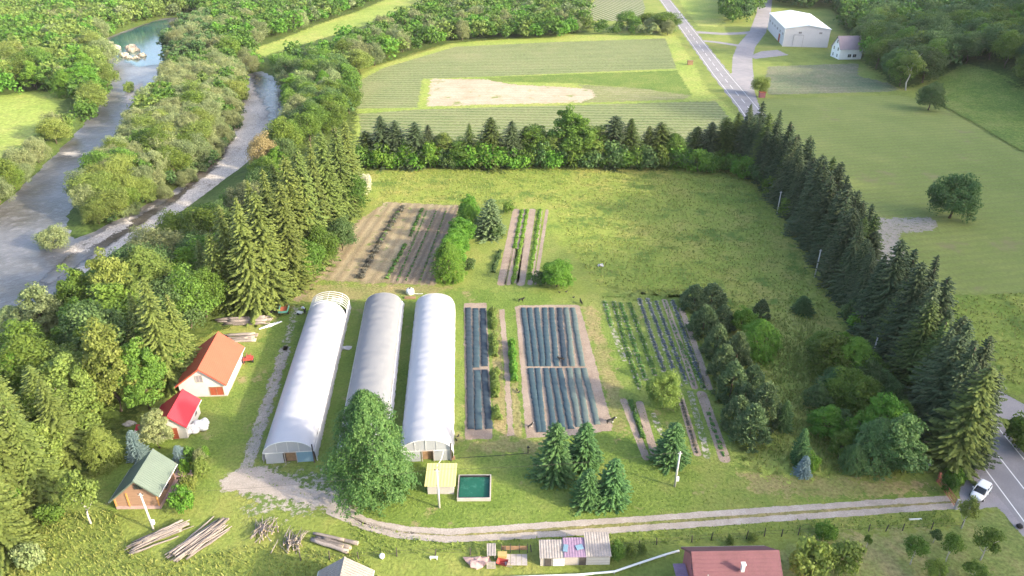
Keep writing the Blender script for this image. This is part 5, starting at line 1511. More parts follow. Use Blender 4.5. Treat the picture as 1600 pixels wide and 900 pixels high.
# junk by the coops
x, y = P2(768, 868)
tag(MB().box((0, 0, .95), (1.0, 1.5, .05), rz=.05, tilt=.15).box((-.4, -.6, .45), (.06, .06, .9)).box((.4, -.6, .45), (.06, .06, .9)).box((-.4, .6, .5), (.06, .06, 1.0)).box((.4, .6, .5), (.06, .06, 1.0)).build('shelter', M['grey_sheet'], None, False, (x, y, 0)), 'grey sheet on four posts beside the wooden pallet', 'shelter')
x, y = P2(767.5, 889)
t = thing('pallet', 'pale wooden pallet leaning upright before the grey sheet', 'pallet', (x, y, 0))
for k in range(6):
    MB().box((0, 0.02 * k, .1 + .17 * k), (1.0, .03, .1)).build('slat', M['wood_grey'], t)
for s in (-.42, 0, .42):
    MB().box((s, .11, .5), (.08, .07, 1.0)).build('bearer', M['wood_grey'], t)
x, y = P2(785, 873)
tag(MB().box((0, 0, .4), (.95, .6, .7)).box((0, 0, .78), (1.02, .66, .06)).build('crate', M['yellow_paint'], None, False, (x, y, 0)), 'yellow painted wooden crate beside the red barrow', 'crate')
x, y = P2(785, 884)
t = thing('wheelbarrow', 'faded red wheelbarrow standing before the yellow crate', 'wheelbarrow', (x, y, 0), 1.3)
tb = MB()
tb.add([(-.3, -.45, .35), (.3, -.45, .35), (.25, .35, .3), (-.25, .35, .3), (-.42, -.6, .7), (.42, -.6, .7), (.38, .6, .68), (-.38, .6, .68)], [(3, 2, 1, 0), (0, 1, 5, 4), (1, 2, 6, 5), (2, 3, 7, 6), (3, 0, 4, 7)])
tb.build('tray', M['red_paint'], t)
MB().tube([(-.05, .6, .2), (.05, .6, .2)], .2, 12).build('wheel', M['tyre'], t)
for s in (-1, 1):
    MB().tube([(s * .08, .6, .2), (s * .25, -.4, .35), (s * .32, -1.2, .55)], .03, 6).build('handle', M['wood_grey'], t)
x, y = P2(806, 878)
t = thing('hen_run', 'low pale board platform beside a rough pen of posts', 'pen', (x, y, 0))
for k in range(4):
    MB().box((-.9 + .62 * k, 0, .35), (.58, 1.5, .06)).build('board', M['wood_grey'], t)
for sx in (-1.6, -.6, .4, 1.3):
    MB().box((sx, 1.25, .7), (.08, .08, 1.4)).build('post', M['wood_dark'], t)
MB().box((-.15, 1.25, .8), (2.9, .04, .6)).build('mesh_panel', M['wood_brown'], t)
x, y = P2(745, 880)
tag(MB().blob((0, 0, .2), (1.2, .9, .3), 77, 12, 6, .3).build('rubble_heap', M['pink_stone'], None, False, (x, y, 0)), 'low heap of reddish rubble beside the grey sheet', 'rubble heap')
x, y = P2(202, 664)
tag(MB().blob((0, 0, .2), (.9, .5, .3), 78, 12, 6, .25).build('ash_heap', M['concrete'], None, False, (x, y, 0)), 'pale ash heap on the shaded grass behind the shed', 'ash heap')
tag(MB().blob((0, 0, .2), (1.1, .35, .3), 79, 12, 6, .3).build('film_bundle', M['poly_white'], None, False, (*P2(539, 545), 0)), 'crumpled white film bundle on the grass between greenhouses', 'film bundle')
tag(MB().blob((0, 0, .2), (.5, .3, .3), 80, 12, 6, .3).build('film_bundle', M['poly_white'], None, False, (*P2(938, 416), 0)), 'small white scrap lying in the meadow', 'scrap')
tag(MB().box((0, 0, .15), (.5, .4, .3)).build('box', M['wood_brown'], None, False, (*P2(708, 717), 0)), 'brown box on the ground at the brightest greenhouse corner', 'box')
# river boulders
for k, (a, b, r) in enumerate(((178, 77, 3.4), (207, 80, 3.2), (206, 75, 2.6), (193, 88, 2.2), (222, 88, 2.0), (213, 92, 1.7), (165, 72, 3.6), (200, 91, 1.5))):
    x, y = P2(a, b, RIVER_Z)
    tag(MB().blob((0, 0, .3), (r, r * .7, r * .55), 90 + k, 14, 9, .25).build('boulder', M['stone'], None, False, (x, y, RIVER_Z)), 'pale boulder standing in the turquoise river pool', 'boulder', 'boulders in the turquoise pool')

# ------------------------------------------------------------------ animals and a person
def skin_fig(name, verts, edges, radii, mat, parent=None, sub=1):
    me = bpy.data.meshes.new(name)
    me.from_pydata(verts, edges, [])
    me.materials.append(mat)
    o = put(bpy.data.objects.new(name, me), parent)
    md = o.modifiers.new('Skin', 'SKIN')
    if not me.skin_vertices:
        me.attributes
    for i, r in enumerate(radii):
        me.skin_vertices[0].data[i].radius = (r, r)
    me.skin_vertices[0].data[0].use_root = True
    md.use_smooth_shade = True
    s = o.modifiers.new('Sub', 'SUBSURF')
    s.levels = s.render_levels = sub
    return o
DOGV = [(0, 0, .46), (0, .30, .48), (0, -.28, .48), (0, .42, .58), (0, .52, .68), (0, .66, .64),
        (.09, .28, .36), (.09, .30, .2), (.09, .29, .02), (-.09, .28, .36), (-.09, .26, .2), (-.09, .29, .02),
        (.09, -.26, .38), (.10, -.36, .2), (.10, -.30, .02), (-.09, -.26, .38), (-.10, -.36, .2), (-.10, -.30, .02),
        (0, -.42, .5), (0, -.6, .62), (.06, .50, .78), (-.06, .50, .78)]
DOGE = [(0, 1), (0, 2), (1, 3), (3, 4), (4, 5), (1, 6), (6, 7), (7, 8), (1, 9), (9, 10), (10, 11), (2, 12), (12, 13), (13, 14), (2, 15), (15, 16), (16, 17), (2, 18), (18, 19), (4, 20), (4, 21)]
DOGR = [.13, .15, .12, .1, .09, .045, .06, .04, .035, .06, .04, .035, .08, .04, .035, .08, .04, .035, .04, .025, .025, .025]
def dog(px, py, rz, label, mat='fur_black', s=1.1):
    x, y = P2(px, py)
    t = thing('dog', label, 'dog', (x, y, 0), rz, None, (s, s, s))
    skin_fig('body', DOGV, DOGE, DOGR, M[mat], t)
    if mat == 'fur_pied':
        MB().blob((0, .68, .62), (.06, .09, .06), 1, 8, 6, .05).build('muzzle_patch', M['fur_white'], t, True)
        for vx, vy in ((.09, .29), (-.09, .29)):
            MB().tube([(vx, vy, .0), (vx, vy - .0, .3)], [.045, .062], 8).build('leg_patch', M['fur_white'], t, True)
        MB().blob((0, .38, .45), (.1, .1, .12), 1, 8, 6, .05).build('chest_patch', M['fur_white'], t, True)
dog(953, 661, -1.3, 'black and white dog standing at the near corner of the wide bed', 'fur_pied', 1.25)
dog(908, 475, 0.3, 'black dog standing at the far corner of the wide bed')
dog(814, 471, -1.4, 'dark dog walking past the far end of the first blue strip')
dog(877, 564, 1.5, 'black dog crossing the gap in the middle of the wide bed', 'fur_black', 1.1)
dog(828, 668, -0.9, 'dark dog with white legs on the bare path before the first blue strip', 'fur_pied', 0.9)
def hen(px, py, rz, label):
    x, y = P2(px, py)
    t = thing('bird', label, 'bird', (x, y, 0), rz)
    V = [(0, 0, .2), (0, .14, .24), (0, .2, .36), (0, .27, .37), (0, -.16, .24), (0, -.3, .32), (.05, 0, .1), (.05, .03, .01), (-.05, 0, .1), (-.05, .03, .01)]
    skin_fig('body', V, [(0, 1), (1, 2), (2, 3), (0, 4), (4, 5), (0, 6), (6, 7), (0, 8), (8, 9)], [.13, .1, .06, .02, .1, .05, .025, .015, .025, .015], M['feather'], t)
for px, py, rz, lab in ((874, 458, 1.2, 'dark bird pecking on the grass below the round tree'), (885, 457, -1.0, 'dark bird a step away from the pecking one below the round tree'), (896, 466, 2.0, 'dark bird between the round tree and the far bed corner'),
                        (808, 611, 0.4, 'dark bird on the dry strip beside the short hedge'), (810.5, 614.5, 2.2, 'dark bird following close behind on the dry strip'), (713, 689, 0.6, 'dark bird beside the brightest greenhouse wall'), (716, 683, -0.5, 'dark bird nearest the near end of the worn fleece strip')):
    hen(px, py, rz, lab)
x, y = P2(477, 490)
p = thing('person', 'person in pale shirt and black trousers bending beside the torn greenhouse', 'person', (x, y, 0), 1.2)
V = [(0, 0, .92), (0, .12, 1.08), (0, .34, 1.22), (0, .50, 1.30), (0, .60, 1.30), (0, .70, 1.31),
     (.12, 0, .86), (.14, .10, .48), (.14, 0, .08), (.14, .16, .04), (-.12, 0, .86), (-.15, .0, .48), (-.15, -.1, .08), (-.15, .06, .04),
     (.19, .42, 1.24), (.24, .50, .98), (.20, .62, .76), (.20, .68, .68), (-.19, .42, 1.24), (-.24, .52, .98), (-.18, .64, .76), (-.18, .7, .68)]
E = [(0, 1), (1, 2), (2, 3), (3, 4), (4, 5), (0, 6), (6, 7), (7, 8), (8, 9), (0, 10), (10, 11), (11, 12), (12, 13), (3, 14), (14, 15), (15, 16), (16, 17), (3, 18), (18, 19), (19, 20), (20, 21)]
R = [.15, .15, .17, .12, .06, .1, .1, .075, .05, .045, .1, .075, .05, .045, .06, .05, .04, .035, .06, .05, .04, .035]
skin_fig('body', V, E, R, M['skin'], p)
skin_fig('shirt', [(0, .02, .98), (0, .14, 1.1), (0, .34, 1.23), (0, .49, 1.30), (.19, .42, 1.24), (.23, .48, 1.04), (-.19, .42, 1.24), (-.23, .48, 1.04)], [(0, 1), (1, 2), (2, 3), (3, 4), (4, 5), (3, 6), (6, 7)], [.19, .19, .2, .15, .09, .075, .09, .075], M['shirt'], p)
skin_fig('trousers', [(0, 0, .92), (.12, 0, .86), (.14, .1, .48), (.14, 0, .12), (-.12, 0, .86), (-.15, 0, .48), (-.15, -.1, .12)], [(0, 1), (1, 2), (2, 3), (0, 4), (4, 5), (5, 6)], [.18, .13, .1, .075, .13, .1, .075], M['trousers'], p)
MB().blob((0, .73, 1.36), (.105, .11, .10), 3, 10, 7, .03).build('hair', M['hair'], p, True)
x, y = P2(469, 491)
t = thing('hand_cart', 'small pale hand cart before the bending person', 'cart', (x, y, 0), 1.2)
MB().box((0, 0, .38), (.6, 1.0, .22)).build('tray', M['steel'], t)
for s in (-1, 1):
    MB().tube([(s * .3, .2, .2), (s * .36, .2, .2)], .2, 10).build('wheel', M['tyre'], t)

# ------------------------------------------------------------------ single trees
ptree('big', 'hornbeam', 585, 766, 610, 126, 'largest broad green tree before the net-covered greenhouse')
ptree('fir', 'fir', 868, 745, 660, 66, 'tallest fir of the four on the lawn below the wide bed')
ptree('fir', 'fir', 914, 726, 660, 58, 'fir of the four standing closest to the wide bed corner')
ptree('fir', 'fir', 919, 786, 733, 50, 'smallest fir of the four on the lawn')
ptree('fir', 'fir', 957, 780, 716, 60, 'lowest dense fir of the four, nearest the lawn pole')
ptree('fir', 'fir', 1050, 720, 660, 58, 'oval green tree just behind the lawn pole')
ptree('round', 'light', 1036, 638, 582, 56, 'round yellowish tree among the cabbage rows')
ptree('round', 'bright', 870, 447, 407, 54, 'round bright green tree above the wide covered bed')
ptree('bush', 'dark', 843, 444, 424, 22, 'small dark bush touching the round bright green tree')
ptree('bush', 'dark', 734, 422, 404, 18, 'small grey-green bush at the foot of the walnut hedge')
for k, (px, by, ty, w) in enumerate(((702, 437, 378, 50), (708, 416, 366, 48), (714, 398, 352, 46), (722, 380, 338, 44), (731, 360, 318, 36), (733, 345, 304, 34))):
    ptree('tall', 'bright', px, by, ty, w, f'{ORD[k]} bright green tree from the greenhouses in the walnut hedge')
ptree('fir', 'pine', 768, 368, 310, 50, 'grey-green conifer behind the walnut hedge')
ptree('bush', 'broad', 795, 334, 316, 18, 'little green bush beside the lettuce plot')
ptree('bush', 'dark', 776, 372, 348, 22, 'low dark bush at the foot of the grey-green conifer')
for px, by, ty, w, lab in ((1084, 480, 446, 40, 'first'), (1110, 478, 444, 44, 'second'), (1098, 522, 478, 42, 'third'), (1127, 515, 478, 36, 'fourth'), (1117, 556, 508, 38, 'fifth'), (1148, 575, 520, 40, 'sixth'), (1128, 590, 540, 40, 'seventh'),
                           (1140, 620, 566, 44, 'eighth'), (1172, 616, 572, 40, 'ninth'), (1150, 665, 620, 44, 'tenth'), (1190, 660, 600, 48, 'eleventh'), (1170, 690, 634, 52, 'twelfth'), (1160, 640, 600, 36, 'thirteenth')):
    ptree('pine', 'pine', px, by, ty, w * 1.1, f'fluffy grey-green pine, {lab} counted from the meadow end of the clump')
ptree('pine', 'pine', 1187, 500, 468, 28, 'single small pine behind the bright saplings')
ptree('bush', 'dark', 1127, 472, 458, 14, 'tiny dark bush beside the far end of the pine clump')
ptree('tall', 'bright', 1158, 520, 478, 38, 'smaller bright green sapling among the pines')
ptree('round', 'bright', 1183, 552, 500, 64, 'larger bright green sapling beside the pines')
ptree('fir', 'dark', 1222, 670, 625, 28, 'slim dark fir between pine clump and tall scrub')
ptree('fir', 'dark', 1252, 487, 462, 36, 'low dark bushy fir alone in the meadow')
for px, by, ty, w, m, lab in ((1292, 590, 522, 62, 'broad', 'leafy scrub tree farthest up the slope by the spruce row'), (1325, 596, 528, 62, 'bright', 'bright leafy scrub tree in the middle of the thicket'), (1345, 615, 560, 52, 'dark', 'dark scrub tree touching the roadside spruces'),
                              (1320, 640, 578, 60, 'broad', 'rounded grey-green scrub tree above the bright bush'), (1286, 680, 636, 48, 'bright', 'brightest round bush in the thicket'), (1310, 668, 640, 36, 'dark', 'dark bush behind the brightest round bush'),
                              (1372, 700, 615, 56, 'bright', 'tall pointed tree in the near thicket'), (1362, 728, 655, 62, 'dark', 'dark broad tree at the near end of the thicket'), (1390, 734, 650, 70, 'dark', 'leafy green tree nearest the farm gate in the thicket')):
    ptree('tall' if ty < 530 or ty > 610 else 'round', m, px, by, ty, w * 1.2, lab)
for px, by, ty, w, m in ((1278, 560, 515, 46, 'broad'), (1306, 575, 520, 56, 'bright'), (1360, 600, 555, 50, 'broad'), (1300, 625, 575, 56, 'dark'), (1340, 655, 590, 56, 'broad'), (1275, 640, 600, 44, 'dark'), (1385, 650, 600, 46, 'dark'), (1345, 700, 640, 56, 'bright'), (1395, 690, 625, 50, 'broad'), (1410, 738, 690, 44, 'broad'), (1330, 735, 695, 44, 'dark'), (1310, 715, 672, 40, 'broad'), (1375, 628, 580, 46, 'dark')):
    ptree(random.choice(['tall', 'round']), m, px, by, ty, w * 1.0, 'bushy young tree filling the thicket before the roadside spruces', 'young trees of the thicket')
ptree('fir', 'fir', 1246, 722, 668, 30, 'slender young fir beside the blue spruce')
ptree('fir', 'blue', 1254, 742, 712, 26, 'small blue spruce in the weeds')
ptree('bush', 'bright', 1266, 738, 710, 20, 'bright bush growing against the small blue spruce')
# right of the road
ptree('round', 'dark', 1483, 341, 272, 76, 'large round tree alone in the hay field')
ptree('round', 'dark', 1450, 172, 129, 42, 'medium round tree at the hay field ditch')
ptree('birch', 'light', 1415, 141, 80, 36, 'pale-trunked birch before the dark wood', bark='bark_pale')
ptree('broad', 'light', 1186, 148, 120, 30, 'yellowish round tree beside the small shelter')
# orchard
for px, by, ty, w, key, m, lab in ((1422, 882, 838, 36, 'stem', 'broad', 'fruit tree with whitish trunk, first from the pink bush'), (1477, 878, 832, 34, 'stem', 'broad', 'fruit tree with whitish trunk, second from the pink bush'), (1532, 875, 826, 44, 'stem', 'broad', 'wide fruit tree with forked white trunk nearest the road'),
                                   (1457, 908, 878, 40, 'stem', 'broad', 'fruit tree cut by the bottom edge, between two white trunks'), (1518, 908, 880, 42, 'stem', 'broad', 'fruit tree cut by the bottom edge below the forked one'), (1353, 856, 834, 14, 'stem', 'broad', 'tiny sapling in the dry orchard grass'),
                                   (1458, 848, 826, 20, 'stem', 'dark', 'thin dark sapling at the orchard fence'), (1502, 826, 778, 32, 'stem', 'light', 'light green tree beside the gate and white car')):
    ptree(key, m, px, by, ty + 3, w * .9, lab, bark='bark_pale')
for px, by, ty, w, m, lab in ((1258, 898, 845, 60, 'light', 'big yellowish bush beside the plum-roofed house'), (1315, 890, 850, 52, 'light', 'ragged yellow-green bush in the orchard'), (1290, 840, 822, 34, 'bright', 'leafy bright bush by the orchard fence'),
                              (985, 870, 852, 16, 'light', 'small pale bush behind the tallest coop'), (1003, 866, 850, 14, 'light', 'second small pale bush farther from the tallest coop'), (962, 872, 850, 26, 'broad', 'green weeds bush touching the tallest coop'),
                              (1493, 752, 735, 30, 'bright', 'bright bush under the last spruce by the gate'), (1480, 770, 744, 22, 'broad', 'green bush at the gate end'), (1588, 690, 650, 40, 'broad', 'hedge bush between road and side road'), (1600, 705, 668, 40, 'broad', 'hedge bush nearest the side road mouth'),
                              (1140, 850, 838, 14, 'light', 'pale flowering weed clump on the wire fence'), (1176, 846, 834, 16, 'light', 'weed clump beside the fence near the plum-roofed house')):
    ptree('bush', m, px, by, ty, w, lab)
# round the cabin and sheds
ptree('tall', 'willow', 250, 700, 640, 50, 'grey-green leafy tree hiding the crimson shed front')
ptree('fir', 'blue', 216, 716, 672, 34, 'blue spruce behind the cabin')
ptree('fir', 'blue', 282, 722, 696, 26, 'small blue-grey conifer at the cabin back corner')
for px, by, ty, w, m, lab in ((297, 720, 700, 24, 'broad', 'dark green rounded shrub between cabin and lawn'), (313, 722, 702, 24, 'willow', 'greyish shrub in the ornamental bed'), (322, 716, 698, 14, 'bright', 'upright thin green shrub at the bed end'), (292, 742, 718, 14, 'bright', 'slim bright cone shrub behind the deck'),
                              (316, 745, 716, 26, 'light', 'round golden shrub beyond the deck'), (298, 772, 742, 26, 'light', 'golden shrub touching the cabin deck'), (290, 796, 760, 32, 'bright', 'largest lime green shrub before the cabin deck')):
    ptree('bush', m, px, by, ty, w, lab)
ptree('tall', 'light', 167, 728, 668, 52, 'light green pointed tree at the wood edge behind the cabin')
ptree('stem', 'light', 142, 818, 742, 58, 'slender pale tree with white trunk left of the cabin', bark='bark_pale')
ptree('bush', 'broad', 82, 815, 788, 34, 'dark round shrub at the wood edge in tall grass')
ptree('bush', 'willow', 50, 888, 855, 40, 'loose pale shrub in the sunlit tall grass')
ptree('bush', 'willow', 96, 775, 765, 14, 'small grey shrub in the shade of the wood edge')

# ------------------------------------------------------------------ rows of trees
row = [(575, 204, 's', 40), (600, 180, 's', 42), (622, 187, 's', 36), (652, 190, 's', 40), (672, 194, 's', 32), (695, 208, 'b', 46), (720, 216, 'b', 50), (735, 192, 's', 28), (768, 182, 's', 42), (800, 188, 's', 42), (822, 196, 's', 38), (836, 194, 'b', 50), (862, 208, 'b', 42),
       (888, 166, 'b', 50), (906, 184, 'b', 50), (930, 194, 'b', 42), (958, 180, 's', 46), (982, 184, 's', 42), (1010, 196, 's', 36), (1028, 190, 's', 42), (1050, 208, 'b', 38), (1085, 197, 's', 42), (1106, 190, 's', 38), (1126, 182, 's', 40), (1144, 174, 's', 38), (1161, 170, 's', 32), (1186, 182, 's', 46)]
ns = nb = 0
for px, ty, k, w in row:
    by = 259 - random.uniform(0, 5) if px < 1060 else 252 - random.uniform(0, 4)
    if k == 's':
        w *= 1.5; ptree('spruce', 'spruce' if random.random() < .6 else 'spruce_dark', px, by, ty, w, f'dark spruce, {ORD[ns] if ns < 20 else "last"} from the river end of the row behind the meadow', 'spruces behind the meadow'); ns += 1
    else:
        ptree('tall', 'broad' if nb % 3 else 'light', px, by, ty, w * 1.3, f'leafy tree, {ORD[nb]} from the river end of the row behind the meadow', 'leafy trees behind the meadow'); nb += 1
for i in range(34):
    px = 568 + i * 16.4 + random.uniform(-5, 5)
    by = 262 if px < 1060 else 262 + (px - 1060) * 0.18
    ptree('bush', random.choice(['broad', 'bright', 'dark']), px, by, by - random.uniform(22, 42), random.uniform(26, 44), 'low green shrub under the tree row behind the meadow', 'undergrowth of the row behind the meadow')
# the long dark spruce row along the road
base = np.array([P2(*q) for q in ((1150, 258), (1190, 288), (1215, 318), (1240, 353), (1262, 388), (1285, 423), (1310, 468), (1335, 508), (1358, 543), (1385, 588), (1412, 628), (1440, 683), (1464, 728))])
cum = np.concatenate([[0], np.cumsum(np.hypot(*np.diff(base, axis=0).T))])
k = 0
sdist = 0.0
while sdist < cum[-1] + 0.5:
    x, y = np.interp(sdist, cum, base[:, 0]), np.interp(sdist, cum, base[:, 1])
    gap = 103 < y < 114
    tip = random.choice((random.uniform(12.5, 15), random.uniform(14.5, 18.5), random.uniform(14.5, 18.5))) if not gap else random.uniform(12, 14)
    if y < 84: tip = random.uniform(14.5, 17)
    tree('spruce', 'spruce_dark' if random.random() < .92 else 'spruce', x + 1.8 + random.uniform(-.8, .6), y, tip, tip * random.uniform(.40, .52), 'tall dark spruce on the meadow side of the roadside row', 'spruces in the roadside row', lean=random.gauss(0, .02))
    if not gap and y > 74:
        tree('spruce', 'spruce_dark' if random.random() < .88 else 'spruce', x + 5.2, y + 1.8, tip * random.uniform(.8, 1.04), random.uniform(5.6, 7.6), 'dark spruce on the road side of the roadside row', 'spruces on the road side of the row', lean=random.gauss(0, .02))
    sdist += random.uniform(2.1, 3.0)
ptree('spruce', 'spruce_dark', 1506, 722, 580, 74, 'last big spruce of the roadside row, overhanging the road by the white car')
for px, by, ty, w in ((1118, 262, 238, 34), (1140, 268, 240, 34), (1163, 278, 246, 40), (1186, 290, 258, 36), (1205, 305, 275, 34), (1228, 338, 312, 30), (1340, 520, 490, 36), (1330, 500, 470, 34)):
    ptree('bush', random.choice(['broad', 'dark', 'bright']), px, by, ty, w, 'rounded green shrub along the foot of the roadside spruces', 'shrubs under the roadside spruces')
# sunlit spruces behind the barn
for px, by, ty, w in ((372, 470, 318, 58), (402, 484, 306, 66), (428, 470, 296, 62), (440, 440, 262, 60), (462, 452, 282, 58), (470, 420, 240, 58), (490, 410, 228, 56), (505, 385, 218, 52), (520, 360, 205, 52), (538, 335, 194, 48), (552, 322, 186, 44), (515, 330, 205, 50), (480, 375, 235, 54), (415, 440, 280, 56), (390, 455, 330, 50), (448, 400, 255, 54), (545, 290, 192, 40), (350, 478, 362, 46), (330, 470, 372, 40)):
    ptree('spruce', 'spruce_sunlit', px, by, ty, w * 1.2, 'sunlit yellow-green spruce in the tall cluster between river and straw field', 'sunlit spruces beside the straw field')
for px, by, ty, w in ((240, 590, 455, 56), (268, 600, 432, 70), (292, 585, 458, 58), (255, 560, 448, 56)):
    ptree('spruce', 'spruce_sunlit', px, by, ty, w, 'sunlit spruce in the small group behind the orange-roofed barn', 'sunlit spruces behind the barn')
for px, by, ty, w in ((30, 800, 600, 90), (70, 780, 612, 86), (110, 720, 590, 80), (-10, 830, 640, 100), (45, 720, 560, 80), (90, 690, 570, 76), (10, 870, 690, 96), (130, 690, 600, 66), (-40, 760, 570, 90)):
    ptree('spruce', 'spruce_sunlit', px, by, ty, w, 'big golden-green spruce at the wood corner left of the cabin', 'golden spruces left of the cabin')
# leafy trees in front of those spruces
for px, by, ty, w, m in ((490, 432, 375, 46, 'broad'), (505, 420, 352, 50, 'broad'), (535, 392, 342, 48, 'dark'), (470, 445, 400, 40, 'bright'), (555, 330, 272, 44, 'broad')):
    ptree('broad', m, px, by, ty, w, 'leafy green tree between the sunlit spruces and the straw field', 'leafy trees before the sunlit spruces')
ptree('broad', 'blossom', 570, 312, 272, 26, 'whitish leaved tree at the meadow corner')
ptree('broad', 'autumn', 414, 268, 210, 44, 'tan leaved tree standing out above the gravel bar')
for px, by, ty, w, m, lab in ((195, 520, 390, 66, 'light', 'tallest light green tree in the river wood'), (140, 520, 412, 60, 'broad', 'rounded tree beside the tallest river wood tree'), (80, 545, 442, 76, 'willow', 'broad grey-green tree overhanging the river bend'), (35, 545, 478, 62, 'willow', 'pale willow nearest the river water at the bank'),
                              (190, 645, 502, 86, 'light', 'sunlit maple-like tree behind the crimson shed'), (235, 640, 530, 70, 'broad', 'leafy tree between the sunlit one and the barn'), (120, 640, 540, 84, 'light', 'wide light tree in the wood beside the golden spruces'), (60, 640, 530, 84, 'bright', 'bright green tree at the back of the golden spruces'), (15, 640, 540, 80, 'broad', 'green tree farthest from the barn above the golden spruces')):
    ptree('tall', m, px, by, ty, w, lab)
ptree('willow', 'willow', 88, 391, 353, 54, 'lone round willow bush at the tip of the river island')
ptree('bush', 'light', 204, 146, 128, 16, 'small bush on the shoal in the river')

# ------------------------------------------------------------------ woods: the largest as trees of their own, the far rest as one forest
def fill(poly, spacing, seed, z=0.0, holes=()):
    w = W(poly, z)
    r = np.random.default_rng(seed)
    lo, hi = w.min(0), w.max(0)
    nx, ny = int((hi[0] - lo[0]) / spacing) + 2, int((hi[1] - lo[1]) / (spacing * .87)) + 2
    pts = []
    for j in range(ny):
        for i in range(nx):
            pts.append((lo[0] + (i + .5 * (j % 2)) * spacing + r.uniform(-.32, .32) * spacing, lo[1] + j * spacing * .87 + r.uniform(-.32, .32) * spacing))
    pts = np.array(pts)
    k = inside(w, pts)
    for hpoly in holes:
        k &= ~inside(W(hpoly), pts)
    return pts[k]
CAND = []
def wood(poly, spacing, seed, hmin, hmax, wf, kinds, label, group, z=0.0, holes=()):
    for x, y in fill(poly, spacing, seed, z, holes):
        if sdf(RIVER, np.array([[x, y]]))[0] > (-1.0 if hmin > 5 else 0.3): continue
        key, m = random.choices([q[:2] for q in kinds], [q[2] for q in kinds])[0]
        h = random.uniform(hmin, hmax)
        CAND.append((h * 1000 / math.hypot(x, y, CAMH), key, m, x, y, h, h * wf * random.uniform(.85, 1.2), label, group))
CLR = [(385, 78), (440, 58), (500, 36), (560, 16), (620, -10), (690, -10), (665, 24), (580, 64), (510, 88), (450, 104), (405, 108)]
wood([(-70, 350), (0, 322), (45, 284), (88, 242), (125, 208), (150, 178), (130, 168), (100, 195), (55, 240), (0, 282), (-70, 320)], 5.2, 1, 5.5, 9, .95, [('willow', 'willow', .6), ('broad', 'light', .25), ('broad', 'broad', .15)], 'pale tree in the belt between river and sunlit clearing', 'trees between river and clearing')
wood([(-140, 155), (0, 156), (60, 148), (110, 152), (150, 170), (178, 138), (178, 104), (160, 80), (165, 60), (198, 48), (240, 33), (300, 27), (300, -12), (-140, -12)], 7.0, 2, 8, 12, .9, [('broad', 'light', .4), ('broad', 'broad', .35), ('tall', 'bright', .15), ('willow', 'willow', .1)], 'leafy tree in the wood on the far river bank', 'far bank wood')
wood([(300, 112), (345, 104), (384, 120), (380, 152), (370, 200), (341, 245), (276, 300), (200, 340), (150, 366), (122, 368), (122, 338), (150, 302), (190, 258), (214, 222), (224, 190), (240, 168), (270, 130)], 4.8, 3, 5.5, 9, 1.0, [('willow', 'willow', .62), ('broad', 'light', .2), ('broad', 'broad', .18)], 'grey-green tree on the wooded island between the two channels', 'trees on the river island', z=-1)
wood([(52, 552), (80, 522), (152, 478), (214, 428), (276, 384), (352, 328), (420, 268), (444, 222), (456, 232), (440, 282), (370, 348), (292, 404), (226, 452), (162, 506), (90, 562), (58, 582)], 3.4, 31, 2.2, 3.6, 1.2, [('willow', 'willow', .45), ('broad', 'broad', .55)], 'low tree on the bank along the gravel channel', 'low trees along the gravel channel', z=-1)
wood([(140, 372), (205, 340), (280, 298), (345, 243), (376, 195), (384, 150), (372, 150), (360, 190), (330, 235), (270, 285), (200, 325), (150, 350)], 3.6, 32, 2.8, 4.5, 1.1, [('willow', 'willow', .6), ('broad', 'dark', .4)], 'low tree at the island edge by the brook', 'low trees at the island edge', z=-1.6)
wood([(264, 108), (262, 74), (292, 52), (325, 40), (345, 100), (300, 104)], 6.0, 4, 7, 10, 1.0, [('willow', 'willow', .5), ('broad', 'dark', .5)], 'dark rounded tree at the head of the island', 'trees at the island head', z=-1)
wood([(430, 120), (470, 108), (555, 128), (546, 185), (530, 215), (505, 215), (470, 245), (440, 270), (410, 330), (370, 400), (340, 470), (322, 520), (300, 520), (255, 490), (240, 440), (300, 385), (365, 335), (432, 272), (456, 225), (458, 165)], 5.6, 5, 7, 11, .85, [('broad', 'broad', .45), ('broad', 'dark', .3), ('willow', 'willow', .15), ('tall', 'bright', .1)], 'green tree in the wood between gravel bar and spruce cluster', 'river bank wood')
wood([(225, 448), (255, 490), (300, 530), (262, 600), (215, 640), (160, 650), (120, 700), (60, 740), (-60, 780), (-80, 690), (0, 620), (70, 560), (150, 500)], 6.2, 6, 9, 13, .75, [('tall', 'broad', .4), ('broad', 'dark', .25), ('tall', 'light', .25), ('broad', 'bright', .1)], 'leafy tree in the river wood behind the sheds', 'wood behind the sheds')
wood([(-60, 770), (60, 745), (110, 735), (70, 800), (20, 850), (-60, 900)], 5.5, 16, 8, 11, .7, [('tall', 'light', .5), ('tall', 'broad', .5)], 'light green tree under the golden spruces', 'trees under the golden spruces')
wood([(320, 36), (300, -12), (910, -12), (918, 48), (880, 60), (706, 66), (600, 98), (556, 122), (470, 104), (400, 108), (345, 98), (330, 60)], 6.6, 7, 6.5, 11, .95, [('broad', 'broad', .4), ('willow', 'willow', .25), ('broad', 'light', .2), ('tall', 'bright', .15)], 'leafy tree in the wood beyond the young crop field', 'wood beyond the crop field', holes=[CLR])
wood([(925, 50), (1050, 48), (1056, 58), (930, 56)], 7, 8, 4, 8, .9, [('broad', 'broad', .7), ('willow', 'willow', .3)], 'bushy tree at the field head beside the far road', 'trees at the field head')
wood([(1122, 28), (1140, 42), (1166, 38), (1186, 20), (1172, -5), (1136, -5)], 7.5, 9, 9, 13, .75, [('broad', 'broad', .6), ('tall', 'dark', .4)], 'tree in the clump between the two far roads', 'clump between the far roads')
